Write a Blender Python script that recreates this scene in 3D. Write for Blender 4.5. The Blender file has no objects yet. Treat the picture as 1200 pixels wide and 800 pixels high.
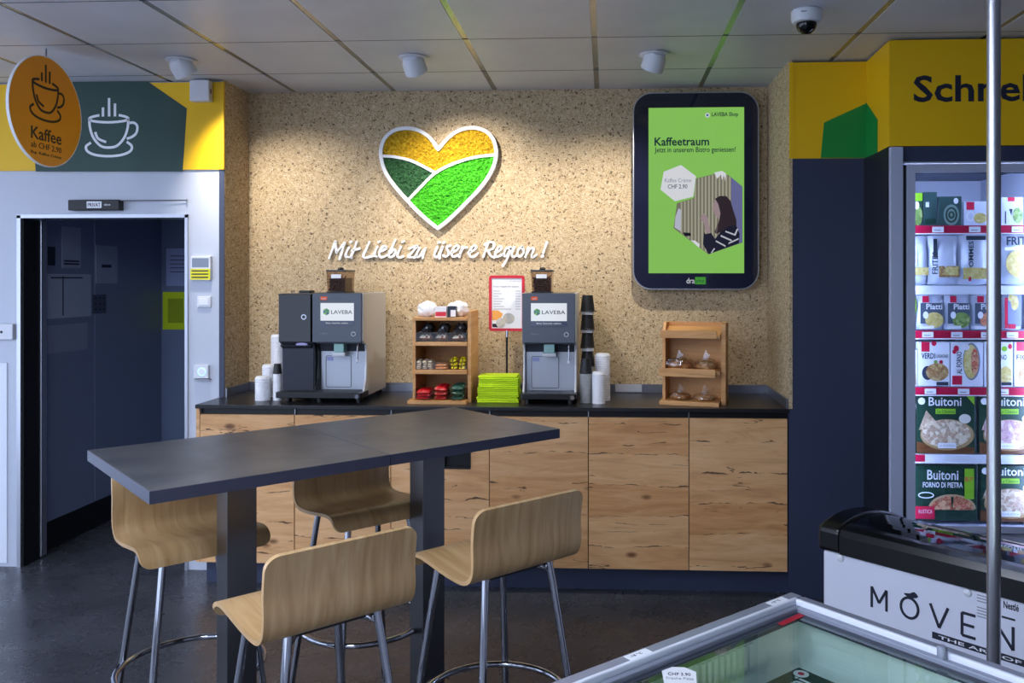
import bpy, bmesh, math, random
from mathutils import Vector, Matrix, noise
random.seed(7)
S = bpy.context.scene
C = S.collection
PI = math.pi

# ------------------------------------------------------------------ camera
F, PX, PY, TH, ZC = 984.34, 661.45, 328.34, 0.0494, 1.625      # focal length and principal point for 1200x800
cam_d = bpy.data.cameras.new('camera'); cam = bpy.data.objects.new('camera', cam_d); C.objects.link(cam)
cam.location = (0, 0, ZC); cam.rotation_euler = (PI/2, 0, TH)
cam_d.sensor_width = 36; cam_d.lens = F/1200*36
cam_d.shift_x = (600-PX)/1200; cam_d.shift_y = (PY-400)/1200
cam_d.clip_start = 0.05
S.camera = cam

# ------------------------------------------------------------------ world, exposure
w = bpy.data.worlds.new('world'); S.world = w; w.use_nodes = True
bg = w.node_tree.nodes['Background']
bg.inputs[0].default_value = (0.62, 0.74, 1.0, 1); bg.inputs[1].default_value = 3.0
S.view_settings.view_transform = 'Standard'; S.view_settings.look = 'None'
S.view_settings.exposure = 0.0; S.view_settings.gamma = 1.0; S.view_settings.use_curve_mapping = False
SPOT_W, PANEL_E = 66.0, 34.0

# ------------------------------------------------------------------ pixel -> place helpers
def ray(u, v):
    a = (u-PX)/F; b = (PY-v)/F
    return (a*math.cos(TH)-math.sin(TH), a*math.sin(TH)+math.cos(TH), b)
def atY(u, v, Y):
    r = ray(u, v); t = Y/r[1]; return (r[0]*t, ZC+r[2]*t)
def atZ(u, v, Z):
    r = ray(u, v); t = (Z-ZC)/r[2]; return Vector((r[0]*t, r[1]*t))
def X(u, Y): return atY(u, 400, Y)[0]
def Z(u, v, Y): return atY(u, v, Y)[1]

# ------------------------------------------------------------------ materials
def lin(c):
    if isinstance(c, str):
        c = c.lstrip('#'); c = [int(c[i:i+2], 16)/255 for i in (0, 2, 4)]
    return tuple((x/12.92 if x <= .04045 else ((x+.055)/1.055)**2.4) for x in c[:3]) + (1,)
MATS = {}
def mat(name, col='#808080', rough=.5, metal=0, emit=0, trans=0, ior=1.45, alpha=1, coat=0, spec=None, ecol=None):
    if name in MATS: return MATS[name]
    m = bpy.data.materials.new(name); m.use_nodes = True
    b = m.node_tree.nodes['Principled BSDF']
    b.inputs['Base Color'].default_value = lin(col); b.inputs['Roughness'].default_value = rough
    b.inputs['Metallic'].default_value = metal; b.inputs['IOR'].default_value = ior
    if trans: b.inputs['Transmission Weight'].default_value = trans
    if alpha < 1: b.inputs['Alpha'].default_value = alpha
    if coat: b.inputs['Coat Weight'].default_value = coat; b.inputs['Coat Roughness'].default_value = .08
    if spec is not None: b.inputs['Specular IOR Level'].default_value = spec
    if emit:
        b.inputs['Emission Color'].default_value = lin(ecol or col); b.inputs['Emission Strength'].default_value = emit
    MATS[name] = m
    return m
class NT:
    """short node-building helper for one material"""
    def __init__(s, m):
        s.t = m.node_tree; s.b = s.t.nodes['Principled BSDF']
    def n(s, typ, **kw):
        nd = s.t.nodes.new('ShaderNode'+typ)
        for k, v in kw.items(): setattr(nd, k, v)
        return nd
    def l(s, a, b): s.t.links.new(a, b)
    def coords(s, scale=(1, 1, 1), rand=0.0, rot=(0, 0, 0)):
        tc = s.n('TexCoord'); mp = s.n('Mapping'); mp.inputs['Scale'].default_value = scale; mp.inputs['Rotation'].default_value = rot
        if rand:
            oi = s.n('ObjectInfo'); mm = s.n('Math', operation='MULTIPLY'); mm.inputs[1].default_value = rand
            s.l(oi.outputs['Random'], mm.inputs[0]); va = s.n('VectorMath', operation='ADD')
            s.l(tc.outputs['Object'], va.inputs[0]); s.l(mm.outputs[0], va.inputs[1]); s.l(va.outputs[0], mp.inputs[0])
        else: s.l(tc.outputs['Object'], mp.inputs[0])
        return mp.outputs[0]
    def noise(s, vec, scale, detail=4, rough=.55, dist=0):
        nd = s.n('TexNoise'); s.l(vec, nd.inputs['Vector']); nd.inputs['Scale'].default_value = scale
        nd.inputs['Detail'].default_value = detail; nd.inputs['Roughness'].default_value = rough; nd.inputs['Distortion'].default_value = dist
        return nd.outputs[0]
    def voro(s, vec, scale, feature='F1'):
        nd = s.n('TexVoronoi', feature=feature); s.l(vec, nd.inputs['Vector']); nd.inputs['Scale'].default_value = scale
        return nd
    def ramp(s, fac, stops, interp='LINEAR'):
        nd = s.n('ValToRGB'); cr = nd.color_ramp; cr.interpolation = interp
        while len(cr.elements) < len(stops): cr.elements.new(.5)
        for e, (p, c) in zip(cr.elements, stops): e.position = p; e.color = lin(c) if isinstance(c, str) else (c, c, c, 1)
        s.l(fac, nd.inputs[0]); return nd.outputs[0]
    def mix(s, fac, a, b, typ='MIX'):
        nd = s.n('MixRGB', blend_type=typ)
        if isinstance(fac, (int, float)): nd.inputs[0].default_value = fac
        else: s.l(fac, nd.inputs[0])
        for i, c in ((1, a), (2, b)):
            if isinstance(c, str): nd.inputs[i].default_value = lin(c)
            else: s.l(c, nd.inputs[i])
        return nd.outputs[0]
    def math(s, op, a, b=None):
        nd = s.n('Math', operation=op)
        for i, c in ((0, a), (1, b)):
            if c is None: continue
            if isinstance(c, (int, float)): nd.inputs[i].default_value = c
            else: s.l(c, nd.inputs[i])
        return nd.outputs[0]
    def color(s, c): s.l(c, s.b.inputs['Base Color'])
    def rough(s, c): s.l(c, s.b.inputs['Roughness'])
    def bump(s, h, strength=.3, dist=.01):
        nd = s.n('Bump'); nd.inputs['Strength'].default_value = strength; nd.inputs['Distance'].default_value = dist
        s.l(h, nd.inputs['Height']); s.l(nd.outputs[0], s.b.inputs['Normal'])

def m_chipboard():
    m = mat('pressed_straw_board', '#b59b73', .75); t = NT(m)
    v = t.coords()
    wob = t.n('TexNoise'); t.l(v, wob.inputs['Vector']); wob.inputs['Scale'].default_value = 22; wob.inputs['Detail'].default_value = 3
    vv = t.n('VectorMath', operation='MULTIPLY_ADD'); t.l(wob.outputs['Color'], vv.inputs[0]); vv.inputs[1].default_value = (.045,)*3; t.l(v, vv.inputs[2])
    v2 = vv.outputs[0]
    c1 = t.ramp(t.noise(v2, 115, 5, .7), [(.28, '#8a7050'), (.46, '#bba37c'), (.6, '#cfba98'), (.78, '#e2d3b6')])
    vo = t.voro(v2, 44)
    cell = t.n('SeparateColor'); t.l(vo.outputs['Color'], cell.inputs[0])
    c2 = t.mix(.3, c1, t.ramp(cell.outputs[0], [(.0, '#a08660'), (.5, '#c4ad88'), (1, '#e2d4ba')]), 'MIX')
    # short straw fibres lying every which way: each small cell turns its own streaks
    ang = t.math('MULTIPLY', cell.outputs[1], 3.14159); vr = t.n('VectorRotate', rotation_type='Y_AXIS')
    t.l(v, vr.inputs['Vector']); t.l(ang, vr.inputs['Angle'])
    sc_ = t.n('Mapping'); t.l(vr.outputs[0], sc_.inputs[0]); sc_.inputs['Scale'].default_value = (30, 30, 190)
    fib = t.noise(sc_.outputs[0], 1.0, 2, .5)
    c2 = t.mix(.6, c2, t.ramp(fib, [(.3, '#4a3620'), (.42, '#a88c66'), (.58, '#c8b391'), (.72, '#e6d8bc')]), 'MIX')
    vo2 = t.voro(v2, 46); c3 = t.n('SeparateColor'); t.l(vo2.outputs['Color'], c3.inputs[0])
    pick = t.math('GREATER_THAN', c3.outputs[1], .78)
    near = t.math('LESS_THAN', vo2.outputs['Distance'], .27)
    vo3 = t.voro(v2, 105); c4 = t.n('SeparateColor'); t.l(vo3.outputs['Color'], c4.inputs[0])
    p2 = t.math('MULTIPLY', t.math('GREATER_THAN', c4.outputs[2], .74), t.math('LESS_THAN', vo3.outputs['Distance'], .33))
    dark = t.math('MAXIMUM', t.math('MULTIPLY', pick, near), p2)
    t.color(t.mix(t.math('MULTIPLY', dark, .8), c2, '#4a3724'))
    t.bump(t.noise(v2, 110, 3), .35, .004)
    return m
def m_oak(name, base, light, dark, rand=7.0, crack=.85, knots=True, sx=1.0):
    m = mat(name, base, .5); t = NT(m)
    v = t.coords((1.3*sx, 1.3*sx, 9), rand); vf = t.coords((3*sx, 3*sx, 60), rand); vk = t.coords((3.2*sx, 0, 6.5), rand)
    c = t.ramp(t.noise(v, 2.2, 6, .6, 1.2), [(.3, dark), (.48, base), (.7, light)])
    c = t.mix(.35, c, t.ramp(t.noise(vf, 3, 4, .6), [(.3, dark), (.65, light)]), 'MULTIPLY')
    # board-like bands with long split lines between them
    v0 = t.coords((1, 1, 1), 0); sx_ = t.n('SeparateXYZ'); t.l(v0, sx_.inputs[0])
    oi = t.n('ObjectInfo')
    wob = t.noise(t.coords((3.2, .3, 5), rand), 1.5, 3, .6)
    zz = t.math('ADD', t.math('ADD', sx_.outputs[2], t.math('MULTIPLY', wob, .06)), t.math('MULTIPLY', oi.outputs['Random'], 3.7))
    zb = t.math('MULTIPLY', zz, 6.3); fr = t.math('FRACT', zb); fl_ = t.math('FLOOR', zb)
    wn = t.n('TexWhiteNoise', noise_dimensions='1D'); t.l(fl_, wn.inputs['W'])
    c = t.mix(.3, c, t.ramp(wn.outputs['Value'], [(0, dark), (1, light)]))
    thick = t.math('MULTIPLY', t.math('MAXIMUM', t.math('SUBTRACT', t.noise(t.coords((5, .3, 9), rand*1.3), 1.7, 3, .6), .47), 0.0), .3)
    line = t.math('LESS_THAN', fr, thick)
    cn = t.noise(t.coords((1.1*sx, .4, 9), rand), 1.6, 4, .5, .2)
    l2 = t.math('MULTIPLY', t.math('LESS_THAN', t.math('ABSOLUTE', t.math('SUBTRACT', cn, .5)), .006), t.math('GREATER_THAN', t.noise(t.coords((2.2*sx, .4, 4), rand*1.7), 2.4, 2), .6))
    ck = t.math('MAXIMUM', line, l2)
    c = t.mix(t.math('MULTIPLY', ck, crack), c, '#3a2416')
    if knots:
        vo = t.voro(vk, 1.6); sc = t.n('SeparateColor'); t.l(vo.outputs['Color'], sc.inputs[0])
        kn = t.ramp(vo.outputs['Distance'], [(.0, '#3a2213'), (.09, '#6b4526'), (.2, '#ffffff'), (1, '#ffffff')])
        c = t.mix(t.math('GREATER_THAN', sc.outputs[0], .45), c, t.mix(.8, c, kn, 'MULTIPLY'))
    t.color(c); t.bump(t.math('SUBTRACT', t.noise(vf, 3, 3), ck), .12, .004)
    return m
def m_ply(name, base, light, dark):
    m = mat(name, base, .38, coat=.25); t = NT(m)
    v = t.coords((9, .9, .9), 5)
    c = t.ramp(t.noise(v, 3.0, 5, .55, 1.0), [(.28, dark), (.5, base), (.75, light)])
    v2 = t.coords((60, 3, 3), 3)
    c = t.mix(.22, c, t.ramp(t.noise(v2, 3, 3), [(.3, dark), (.7, light)]), 'MULTIPLY')
    t.color(c); return m
def m_top():
    m = mat('dark_slate_laminate', '#4a4b50', .42); t = NT(m)
    v = t.coords((1, 1, 1), 3)
    n1 = t.noise(v, 5, 5, .6, .4)
    t.color(t.ramp(n1, [(.3, '#3a3b40'), (.5, '#46474b'), (.7, '#525254')]))
    t.rough(t.ramp(t.noise(v, 7, 4), [(.3, .3), (.75, .38)]))
    t.bump(t.noise(v, 160, 2), .06, .002); return m
def m_floor():
    m = mat('dark_speckled_vinyl', '#3b3d42', .3); t = NT(m)
    v = t.coords()
    vo = t.voro(v, 190); sc = t.n('SeparateColor'); t.l(vo.outputs['Color'], sc.inputs[0])
    c = t.ramp(sc.outputs[0], [(0, '#2d2e32'), (.6, '#3e4046'), (.9, '#56585e'), (1, '#6c6d73')])
    c = t.mix(.6, c, t.ramp(t.noise(v, 2.5, 5), [(.3, '#2f3136'), (.7, '#505258')]))
    t.color(c); t.rough(t.ramp(t.noise(v, 6, 4), [(.3, .2), (.7, .36)])); return m
def m_moss(name, a, b, c_):
    m = mat(name, a, .85); t = NT(m); v = t.coords()
    t.color(t.ramp(t.noise(v, 70, 4, .6), [(.3, b), (.5, a), (.72, c_)])); t.bump(t.noise(v, 120, 3), .6, .01); return m
def m_tile():
    m = mat('ceiling_board', '#c9ccd4', .42); t = NT(m); v = t.coords((1, 1, 1), 3)
    t.color(t.ramp(t.noise(v, 3, 3), [(.3, '#c3c6cf'), (.7, '#cfd2da')])); return m
def m_print(name, stops, scale=30, rough=.4, dist=2.0):
    """blotchy printed food picture"""
    m = mat(name, stops[0][1], rough); t = NT(m); v = t.coords((1, 1, 1), 4)
    vo = t.voro(v, scale); sc = t.n('SeparateColor'); t.l(vo.outputs['Color'], sc.inputs[0])
    c = t.mix(.5, t.ramp(sc.outputs[0], stops), t.ramp(t.noise(v, scale*1.3, 4, .6, dist), stops)); t.color(c); return m
M_CORK = m_chipboard()
M_OAK = m_oak('rustic_oak_front', '#e0ae76', '#eec898', '#c48f5a')
M_RACK = m_oak('light_oak_rack', '#d09c60', '#e2b47a', '#b98548', crack=.25, knots=False)
M_PLY = m_ply('beech_plywood', '#c2a072', '#d2b387', '#ab8858')
M_TOP = m_top(); M_FLOOR = m_floor(); M_TILE = m_tile()
M_WHITE = mat('white_lacquer', '#d9dce4', .38)
M_WPANEL = mat('white_wall_panel', '#bcc2d0', .33, coat=.15)
M_CHROME = mat('chrome', '#a3a5ad', .09, 1)
M_STEEL = mat('brushed_steel', '#8f9096', .32, 1)
M_DSTEEL = mat('blackened_steel', '#6b6a6c', .28, 1)
M_ALU = mat('aluminium', '#b5b8c2', .3, .85)
M_BLACK = mat('black_plastic', '#0d0d10', .35)
M_GLOSSB = mat('black_gloss', '#07080c', .04)
M_DGREY = mat('dark_grey_plastic', '#3c4048', .38)
M_NAVY = mat('navy_panel', '#363d54', .4)
M_DARKGAP = mat('dark_recess', '#0a0b0f', .6)
M_COUNTER = mat('black_stone_top', '#1b1c1f', .3)
M_YELLOW = mat('yellow_laminate', '#e9b90a', .4)
M_DGREEN = mat('dark_green_foil', '#20403a', .4)
M_GREEN = mat('green_foil', '#138a3c', .4)
M_PRINTW = mat('white_print', '#e8eaf0', .5)
M_PRINTD = mat('dark_print', '#1b2236', .5)
M_PRINTG = mat('grey_print', '#8a8d96', .5)
M_RED = mat('red_plastic', '#c4122a', .35)
M_PAPER = mat('white_paper', '#e6e7ea', .7)
M_NEON = mat('neon_green_paper', '#c6e812', .75)
def m_glass(name, tint, a, rough=.02, ior=1.5):
    """thin pane: mostly see-through with a glossy coat"""
    m = mat(name, tint, rough); nt = m.node_tree; t = NT(m)
    gl = t.n('BsdfGlossy'); gl.inputs['Roughness'].default_value = rough; gl.inputs[0].default_value = (1, 1, 1, 1)
    tr = t.n('BsdfTransparent'); tr.inputs[0].default_value = lin(tint)
    fr = t.n('Fresnel'); fr.inputs[0].default_value = ior
    ge = t.n('NewGeometry')
    ad = t.math('MULTIPLY', t.math('MINIMUM', t.math('ADD', fr.outputs[0], a), 1.0), t.math('SUBTRACT', 1.0, ge.outputs['Backfacing']))
    mx = t.n('MixShader'); t.l(ad, mx.inputs[0]); t.l(tr.outputs[0], mx.inputs[1]); t.l(gl.outputs[0], mx.inputs[2])
    t.l(mx.outputs[0], nt.nodes['Material Output'].inputs[0]); return m
M_GLASS = m_glass('clear_glass', '#eef4f6', .02)
M_ACRYL = m_glass('clear_acrylic', '#f6f6f2', .0, .06, 1.35)

# ------------------------------------------------------------------ mesh builder
class MB:
    def __init__(s): s.v = []; s.f = []; s.m = []
    def add(s, vs, fs, mi=0):
        o = len(s.v); s.v += [tuple(p) for p in vs]
        for f in fs: s.f.append(tuple(i+o for i in f)); s.m.append(mi)
        return s
    def box(s, x0, x1, y0, y1, z0, z1, mi=0):
        return s.add([(x, y, z) for z in (z0, z1) for y in (y0, y1) for x in (x0, x1)],
                     [(0, 2, 3, 1), (4, 5, 7, 6), (0, 1, 5, 4), (2, 6, 7, 3), (0, 4, 6, 2), (1, 3, 7, 5)], mi)
    def cyl(s, p0, p1, r0, r1=None, n=14, mi=0):
        p0 = Vector(p0); p1 = Vector(p1); r1 = r0 if r1 is None else r1
        d = (p1-p0).normalized(); a = d.orthogonal().normalized(); b = d.cross(a)
        vs = []
        for p, r in ((p0, r0), (p1, r1)):
            for i in range(n):
                t = 2*PI*i/n; vs.append(p+(a*math.cos(t)+b*math.sin(t))*r)
        fs = [(i, (i+1) % n, n+(i+1) % n, n+i) for i in range(n)]+[tuple(range(n))[::-1], tuple(range(n, 2*n))]
        return s.add(vs, fs, mi)
    def lathe(s, prof, c=(0, 0, 0), n=20, mi=0, M=None):
        vs = []; k = len(prof)
        for r, z in prof:
            for i in range(n):
                t = 2*PI*i/n; p = Vector((r*math.cos(t), r*math.sin(t), z))
                if M is not None: p = M @ p
                vs.append(p+Vector(c))
        fs = [(j*n+i, j*n+(i+1) % n, (j+1)*n+(i+1) % n, (j+1)*n+i) for j in range(k-1) for i in range(n)]
        if prof[0][0] > 1e-6: fs.append(tuple(range(n))[::-1])
        if prof[-1][0] > 1e-6: fs.append(tuple(range((k-1)*n, k*n)))
        return s.add(vs, fs, mi)
    def tube(s, pts, r, n=10, closed=False, mi=0):
        P = [Vector(p) for p in pts]; k = len(P); vs = []; prev = None
        for i, p in enumerate(P):
            if closed: d = (P[(i+1) % k]-P[i-1]).normalized()
            else: d = (P[min(i+1, k-1)]-P[max(i-1, 0)]).normalized()
            if prev is None: a = d.orthogonal().normalized()
            else: a = (prev-d*prev.dot(d)).normalized()
            prev = a; b = d.cross(a)
            for j in range(n):
                t = 2*PI*j/n; vs.append(p+(a*math.cos(t)+b*math.sin(t))*r)
        fs = []
        for i in range(k if closed else k-1):
            i2 = (i+1) % k
            for j in range(n): fs.append((i*n+j, i*n+(j+1) % n, i2*n+(j+1) % n, i2*n+j))
        if not closed: fs += [tuple(range(n))[::-1], tuple(range((k-1)*n, k*n))]
        return s.add(vs, fs, mi)
    def prism(s, poly, axis, a, b, mi=0):
        def P(p, t):
            if axis == 'y': return (p[0], t, p[1])
            if axis == 'z': return (p[0], p[1], t)
            return (t, p[0], p[1])
        n = len(poly); vs = [P(p, a) for p in poly]+[P(p, b) for p in poly]
        fs = [tuple(range(n)), tuple(range(n, 2*n))[::-1]]+[(i, n+i, n+(i+1) % n, (i+1) % n) for i in range(n)]
        return s.add(vs, fs, mi)
    def ribbon(s, pts, wd, axis, a, b, closed=False, mi=0, taper=None):
        """flat band of given width along a 2-D line, extruded from a to b"""
        k = len(pts); L = []; R = []
        for i in range(k):
            if closed: p, q = pts[i-1], pts[(i+1) % k]
            else: p, q = pts[max(i-1, 0)], pts[min(i+1, k-1)]
            dx, dy = q[0]-p[0], q[1]-p[1]; l = math.hypot(dx, dy) or 1
            h = wd/2*(taper[i] if taper else 1)
            L.append((pts[i][0]-dy/l*h, pts[i][1]+dx/l*h)); R.append((pts[i][0]+dy/l*h, pts[i][1]-dx/l*h))
        def P(p, t): return (p[0], t, p[1]) if axis == 'y' else ((p[0], p[1], t) if axis == 'z' else (t, p[0], p[1]))
        vs = []
        for i in range(k): vs += [P(L[i], a), P(R[i], a), P(L[i], b), P(R[i], b)]
        fs = []
        for i in range(k if closed else k-1):
            o = 4*i; q = 4*((i+1) % k)
            fs += [(o, o+1, q+1, q), (o+2, q+2, q+3, o+3), (o, q, q+2, o+2), (o+1, o+3, q+3, q+1)]
        if not closed: fs += [(0, 2, 3, 1), (4*k-4, 4*k-3, 4*k-1, 4*k-2)]
        return s.add(vs, fs, mi)
    def tf(s, M):
        s.v = [tuple(M @ Vector(p)) for p in s.v]; return s
    def mesh(s, name, mats):
        me = bpy.data.meshes.new(name); me.from_pydata(s.v, [], s.f)
        for m in (mats if isinstance(mats, (list, tuple)) else [mats]): me.materials.append(m)
        me.polygons.foreach_set('material_index', s.m)
        bm = bmesh.new(); bm.from_mesh(me); bmesh.ops.recalc_face_normals(bm, faces=bm.faces); bm.to_mesh(me); bm.free()
        return me
    def build(s, name, mats, parent=None, smooth=False, bevel=0, seg=2, loc=None, rz=0):
        me = s.mesh(name, mats); o = bpy.data.objects.new(name, me); C.objects.link(o)
        if parent is not None: o.parent = parent
        if loc is not None: o.location = loc
        if rz: o.rotation_euler = (0, 0, rz)
        if smooth:
            me.polygons.foreach_set('use_smooth', [True]*len(me.polygons))
            bm = bmesh.new(); bm.from_mesh(me)
            for e in bm.edges:
                if len(e.link_faces) == 2 and e.calc_face_angle(0) > .7: e.smooth = False
            bm.to_mesh(me); bm.free()
        if bevel:
            b = o.modifiers.new('edge', 'BEVEL'); b.width = bevel; b.segments = seg; b.limit_method = 'ANGLE'; b.angle_limit = .6
        return o
def B(name, mt, parent, *a, bevel=0, **k): return MB().box(*a).build(name, mt, parent, bevel=bevel, **k)
def tag(o, label, cat, group=None, kind=None):
    o['label'] = label; o['category'] = cat
    if group: o['group'] = group
    if kind: o['kind'] = kind
    return o
def thing(name, label, cat, loc=(0, 0, 0), rz=0, group=None):
    o = bpy.data.objects.new(name, None); C.objects.link(o); o.location = loc; o.rotation_euler = (0, 0, rz)
    o.empty_display_size = .1
    return tag(o, label, cat, group)
def struct(o, label, cat): return tag(o, label, cat, kind='structure')
def dup(o, parent=None):
    c = o.copy(); C.objects.link(c)
    if parent is not None: c.parent = parent
    for ch in list(o.children): dup(ch, c)
    return c
def spline(pts, n=5, closed=False):
    out = []; k = len(pts); P = [Vector(p) for p in pts]
    for i in range(k if closed else k-1):
        p0 = P[i-1] if (closed or i > 0) else P[0]*2-P[1]
        p1 = P[i]; p2 = P[(i+1) % k]; p3 = P[(i+2) % k] if (closed or i+2 < k) else P[-1]*2-P[-2]
        for j in range(n):
            t = j/n
            out.append(tuple(.5*((2*p1)+(p2-p0)*t+(2*p0-5*p1+4*p2-p3)*t*t+(3*p1-p0-3*p2+p3)*t**3)))
    if not closed: out.append(tuple(P[-1]))
    return out
def rrect(x0, x1, z0, z1, r, n=6):
    out = []
    for cx, cz, a0 in ((x1-r, z0+r, -PI/2), (x1-r, z1-r, 0), (x0+r, z1-r, PI/2), (x0+r, z0+r, PI)):
        for i in range(n+1):
            a = a0+PI/2*i/n; out.append((cx+r*math.cos(a), cz+r*math.sin(a)))
    return out
def ell(cx, cz, rx, rz, n=32, a0=0, a1=2*PI):
    full = abs(a1-a0-2*PI) < 1e-6
    return [(cx+rx*math.cos(a0+(a1-a0)*i/(n if full else n-1)), cz+rz*math.sin(a0+(a1-a0)*i/(n if full else n-1))) for i in range(n)]
def txt(name, s, parent, mt, x0, x1, z0, z1, y, depth=.001, bold=0, M=None, keep=False):
    """lettering fitted into a box of the local x-z plane, facing -y"""
    cu = bpy.data.curves.new(name, 'FONT'); cu.body = s; cu.resolution_u = 2; cu.offset = bold; cu.extrude = .05
    ob = bpy.data.objects.new(name, cu); me = bpy.data.meshes.new_from_object(ob)
    bpy.data.objects.remove(ob); bpy.data.curves.remove(cu)
    vs = [v.co.copy() for v in me.vertices]
    ax, bx = min(v.x for v in vs), max(v.x for v in vs); ay, by = min(v.y for v in vs), max(v.y for v in vs)
    kx, kz = (x1-x0)/(bx-ax), (z1-z0)/(by-ay)
    if keep: kx = kz = min(kx, kz)
    for v in me.vertices:
        p = Vector((x0+(v.co.x-ax)*kx, y-(depth if v.co.z > 0 else 0), z0+(v.co.y-ay)*kz))
        v.co = M @ p if M is not None else p
    me.materials.clear(); me.materials.append(mt); me.name = name
    o = bpy.data.objects.new(name, me); C.objects.link(o); o.parent = parent
    return o
# ================================================================== the room
ZCL = 2.746; YB = 4.929; YL = 4.61; YA = 4.335; YF = 3.96; XL, XR = -2.134, .934; ZB = 2.245
struct(B('floor', M_FLOOR, None, -6, 4.2, -2.6, 7.2, -.05, 0), 'dark speckled vinyl floor of the shop', 'floor')
struct(B('wall_back', M_CORK, None, XL-.02, XR+.02, YB, YB+.1, 0, ZCL+.1), 'tan pressed straw board wall behind the coffee counter', 'wall')
struct(B('wall_left_return', M_CORK, None, XL-.016, XL, YL+.002, YB, 0, ZCL), 'narrow straw board return at the left end of the counter niche', 'wall')
struct(B('wall_right_return', M_CORK, None, XR, XR+.016, YA, YB, .97, ZCL), 'narrow straw board return at the right end of the counter niche', 'wall')
DL, DR, DZ = X(22, YL), X(220, YL), 1.993
wl = MB().box(-6, DL, YL, YL+.13, 0, ZCL-.005).box(DR, XL-.016, YL, YL+.13, 0, ZCL-.005).box(DL, DR, YL, YL+.13, DZ, ZCL-.005).build('wall_left', M_WPANEL)
struct(wl, 'white panel wall around the dark doorway', 'wall')
MB().box(X(9, YL)-1.5, X(9, YL), YL-.006, YL, .02, Z(5, 425, YL)).build('wall_plate', mat('pale_plate', '#dfe4ef', .3), wl, bevel=.003)
struct(B('trim_1', M_NAVY, None, XL-.03, XL-.001, YL-.008, YL+.002, .97, ZB), 'thin dark corner strip beside the white wall', 'trim')
struct(MB().box(XR+.016, 1.318, YA+.004, 4.9, 0, ZB).box(XR, XR+.016, YA+.004, 4.9, 0, .969).build('wall_right', M_NAVY), 'dark blue wall panel right of the coffee counter', 'wall')
struct(B('wall_far_right', M_NAVY, None, 2.09, 4.2, YF+.02, 4.9, 0, ZB), 'dark wall to the right of the upright freezer', 'wall')
# door frame, corridor behind it
df = MB().box(DL-.004, DL+.018, YL-.012, YL+.135, 0, DZ).box(DR-.012, DR+.004, YL-.012, YL+.135, 0, DZ).box(DL-.004, DR+.004, YL-.012, YL+.135, DZ-.016, DZ+.004).build('door_1', M_ALU)
struct(df, 'slim grey metal frame around the dark doorway', 'door frame')
MB().box(DL+.0185, DL+.028, YL, YL+.134, .005, DZ-.02).build('seal_strip', M_DARKGAP, df)
MB().box(DL-.06, DL+.035, YL+.14, YL+.19, .01, DZ-.02).build('inner_post', M_ALU, df, bevel=.003)
XI = -3.36; YI = 6.2
M_INNER = mat('grey_cold_room_panel', '#75809a', .45)
ci = MB().box(XI-.05, XI, YL+.2, 5.36, .17, 2.3).box(XI-.05, XI, 5.372, YI+.1, .17, 2.3).build('wall_corridor_left', M_INNER)
struct(ci, 'grey panel wall on the left inside the dark corridor', 'wall')
struct(B('baseboard_corridor', M_DARKGAP, None, XI-.05, XI+.004, YL+.2, YI+.1, 0, .168), 'black kick board at the foot of the corridor wall', 'baseboard')
cb = B('wall_corridor_back', mat('blue_grey_panel', '#66738f', .45), None, X(169, YI), -2.17, YI, YI+.05, 0, 2.3)
struct(cb, 'blue grey panel at the end of the corridor', 'wall')
struct(B('wall_corridor_end', mat('dim_grey_panel', '#4a5364', .5), None, XI-.05, X(169, YI), YI+.1, YI+.15, 0, 2.3), 'dim panel in the far corner of the corridor', 'wall')
struct(B('wall_corridor_right', M_INNER, None, -2.22, -2.17, YL+.136, YI-.001, 0, 2.3), 'right hand wall inside the corridor', 'wall')
struct(B('ceiling_corridor', M_INNER, None, XI-.05, -2.17, YL+.136, YI+.15, 2.3, 2.35), 'low ceiling of the dark corridor', 'ceiling')
def xin(u, v):   # point on the corridor's left wall
    r = ray(u, v); t = (XI)/r[0]; return r[1]*t, ZC+r[2]*t
def sheet_left(name, u0, v0, u1, v1, m, label, cat, dark=()):
    y0, _ = xin(u0, v0); y1, _ = xin(u1, v0); um = (u0+u1)/2; z1 = xin(um, v0)[1]; z0 = xin(um, v1)[1]
    o = tag(B(name, m, None, XI, XI+.004, y0, y1, z0, z1), label, cat)
    for a, b, c, d in dark: B('print', M_PRINTD, o, XI+.004, XI+.005, y0+(y1-y0)*a, y0+(y1-y0)*b, z0+(z1-z0)*c, z0+(z1-z0)*d)
    return o
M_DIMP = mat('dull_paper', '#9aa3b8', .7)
sheet_left('paper_notice', 72, 266, 94, 314, M_DIMP, 'pale notice with black bars high on the corridor wall', 'notice', [(.1, .9, .08, .12), (.1, .9, .15, .19)])
sheet_left('emergency_sticker', 56, 289, 64, 311, M_PRINTD, 'small dark sticker beside the pale notice in the corridor', 'sticker')
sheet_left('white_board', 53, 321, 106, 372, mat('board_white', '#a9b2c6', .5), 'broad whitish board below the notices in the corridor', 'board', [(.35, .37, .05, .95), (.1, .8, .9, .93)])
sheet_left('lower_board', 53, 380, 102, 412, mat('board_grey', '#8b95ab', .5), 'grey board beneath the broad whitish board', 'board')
sheet_left('info_sheet', 112, 288, 137, 332, M_DIMP, 'single pale sheet at the corridor wall centre', 'notice', [(.25, .7, .42, .5)])
sheet_left('calendar_sheet', 108, 345, 124, 367, mat('dark_calendar', '#4d5568', .6), 'dark gridded sheet below the single pale sheet', 'calendar', [(x, x+.1, z, z+.12) for x in (.15, .45, .75) for z in (.15, .45, .75)])
def sheet_back(name, u0, v0, u1, v1, m, label, cat):
    x0, z1 = atY(u0, v0, YI); x1, z0 = atY(u1, v1, YI)
    o = tag(B(name, m, None, x0, x1, YI-.004, YI, z0, z1), label, cat)
    return o, x0, x1, z0, z1
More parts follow.
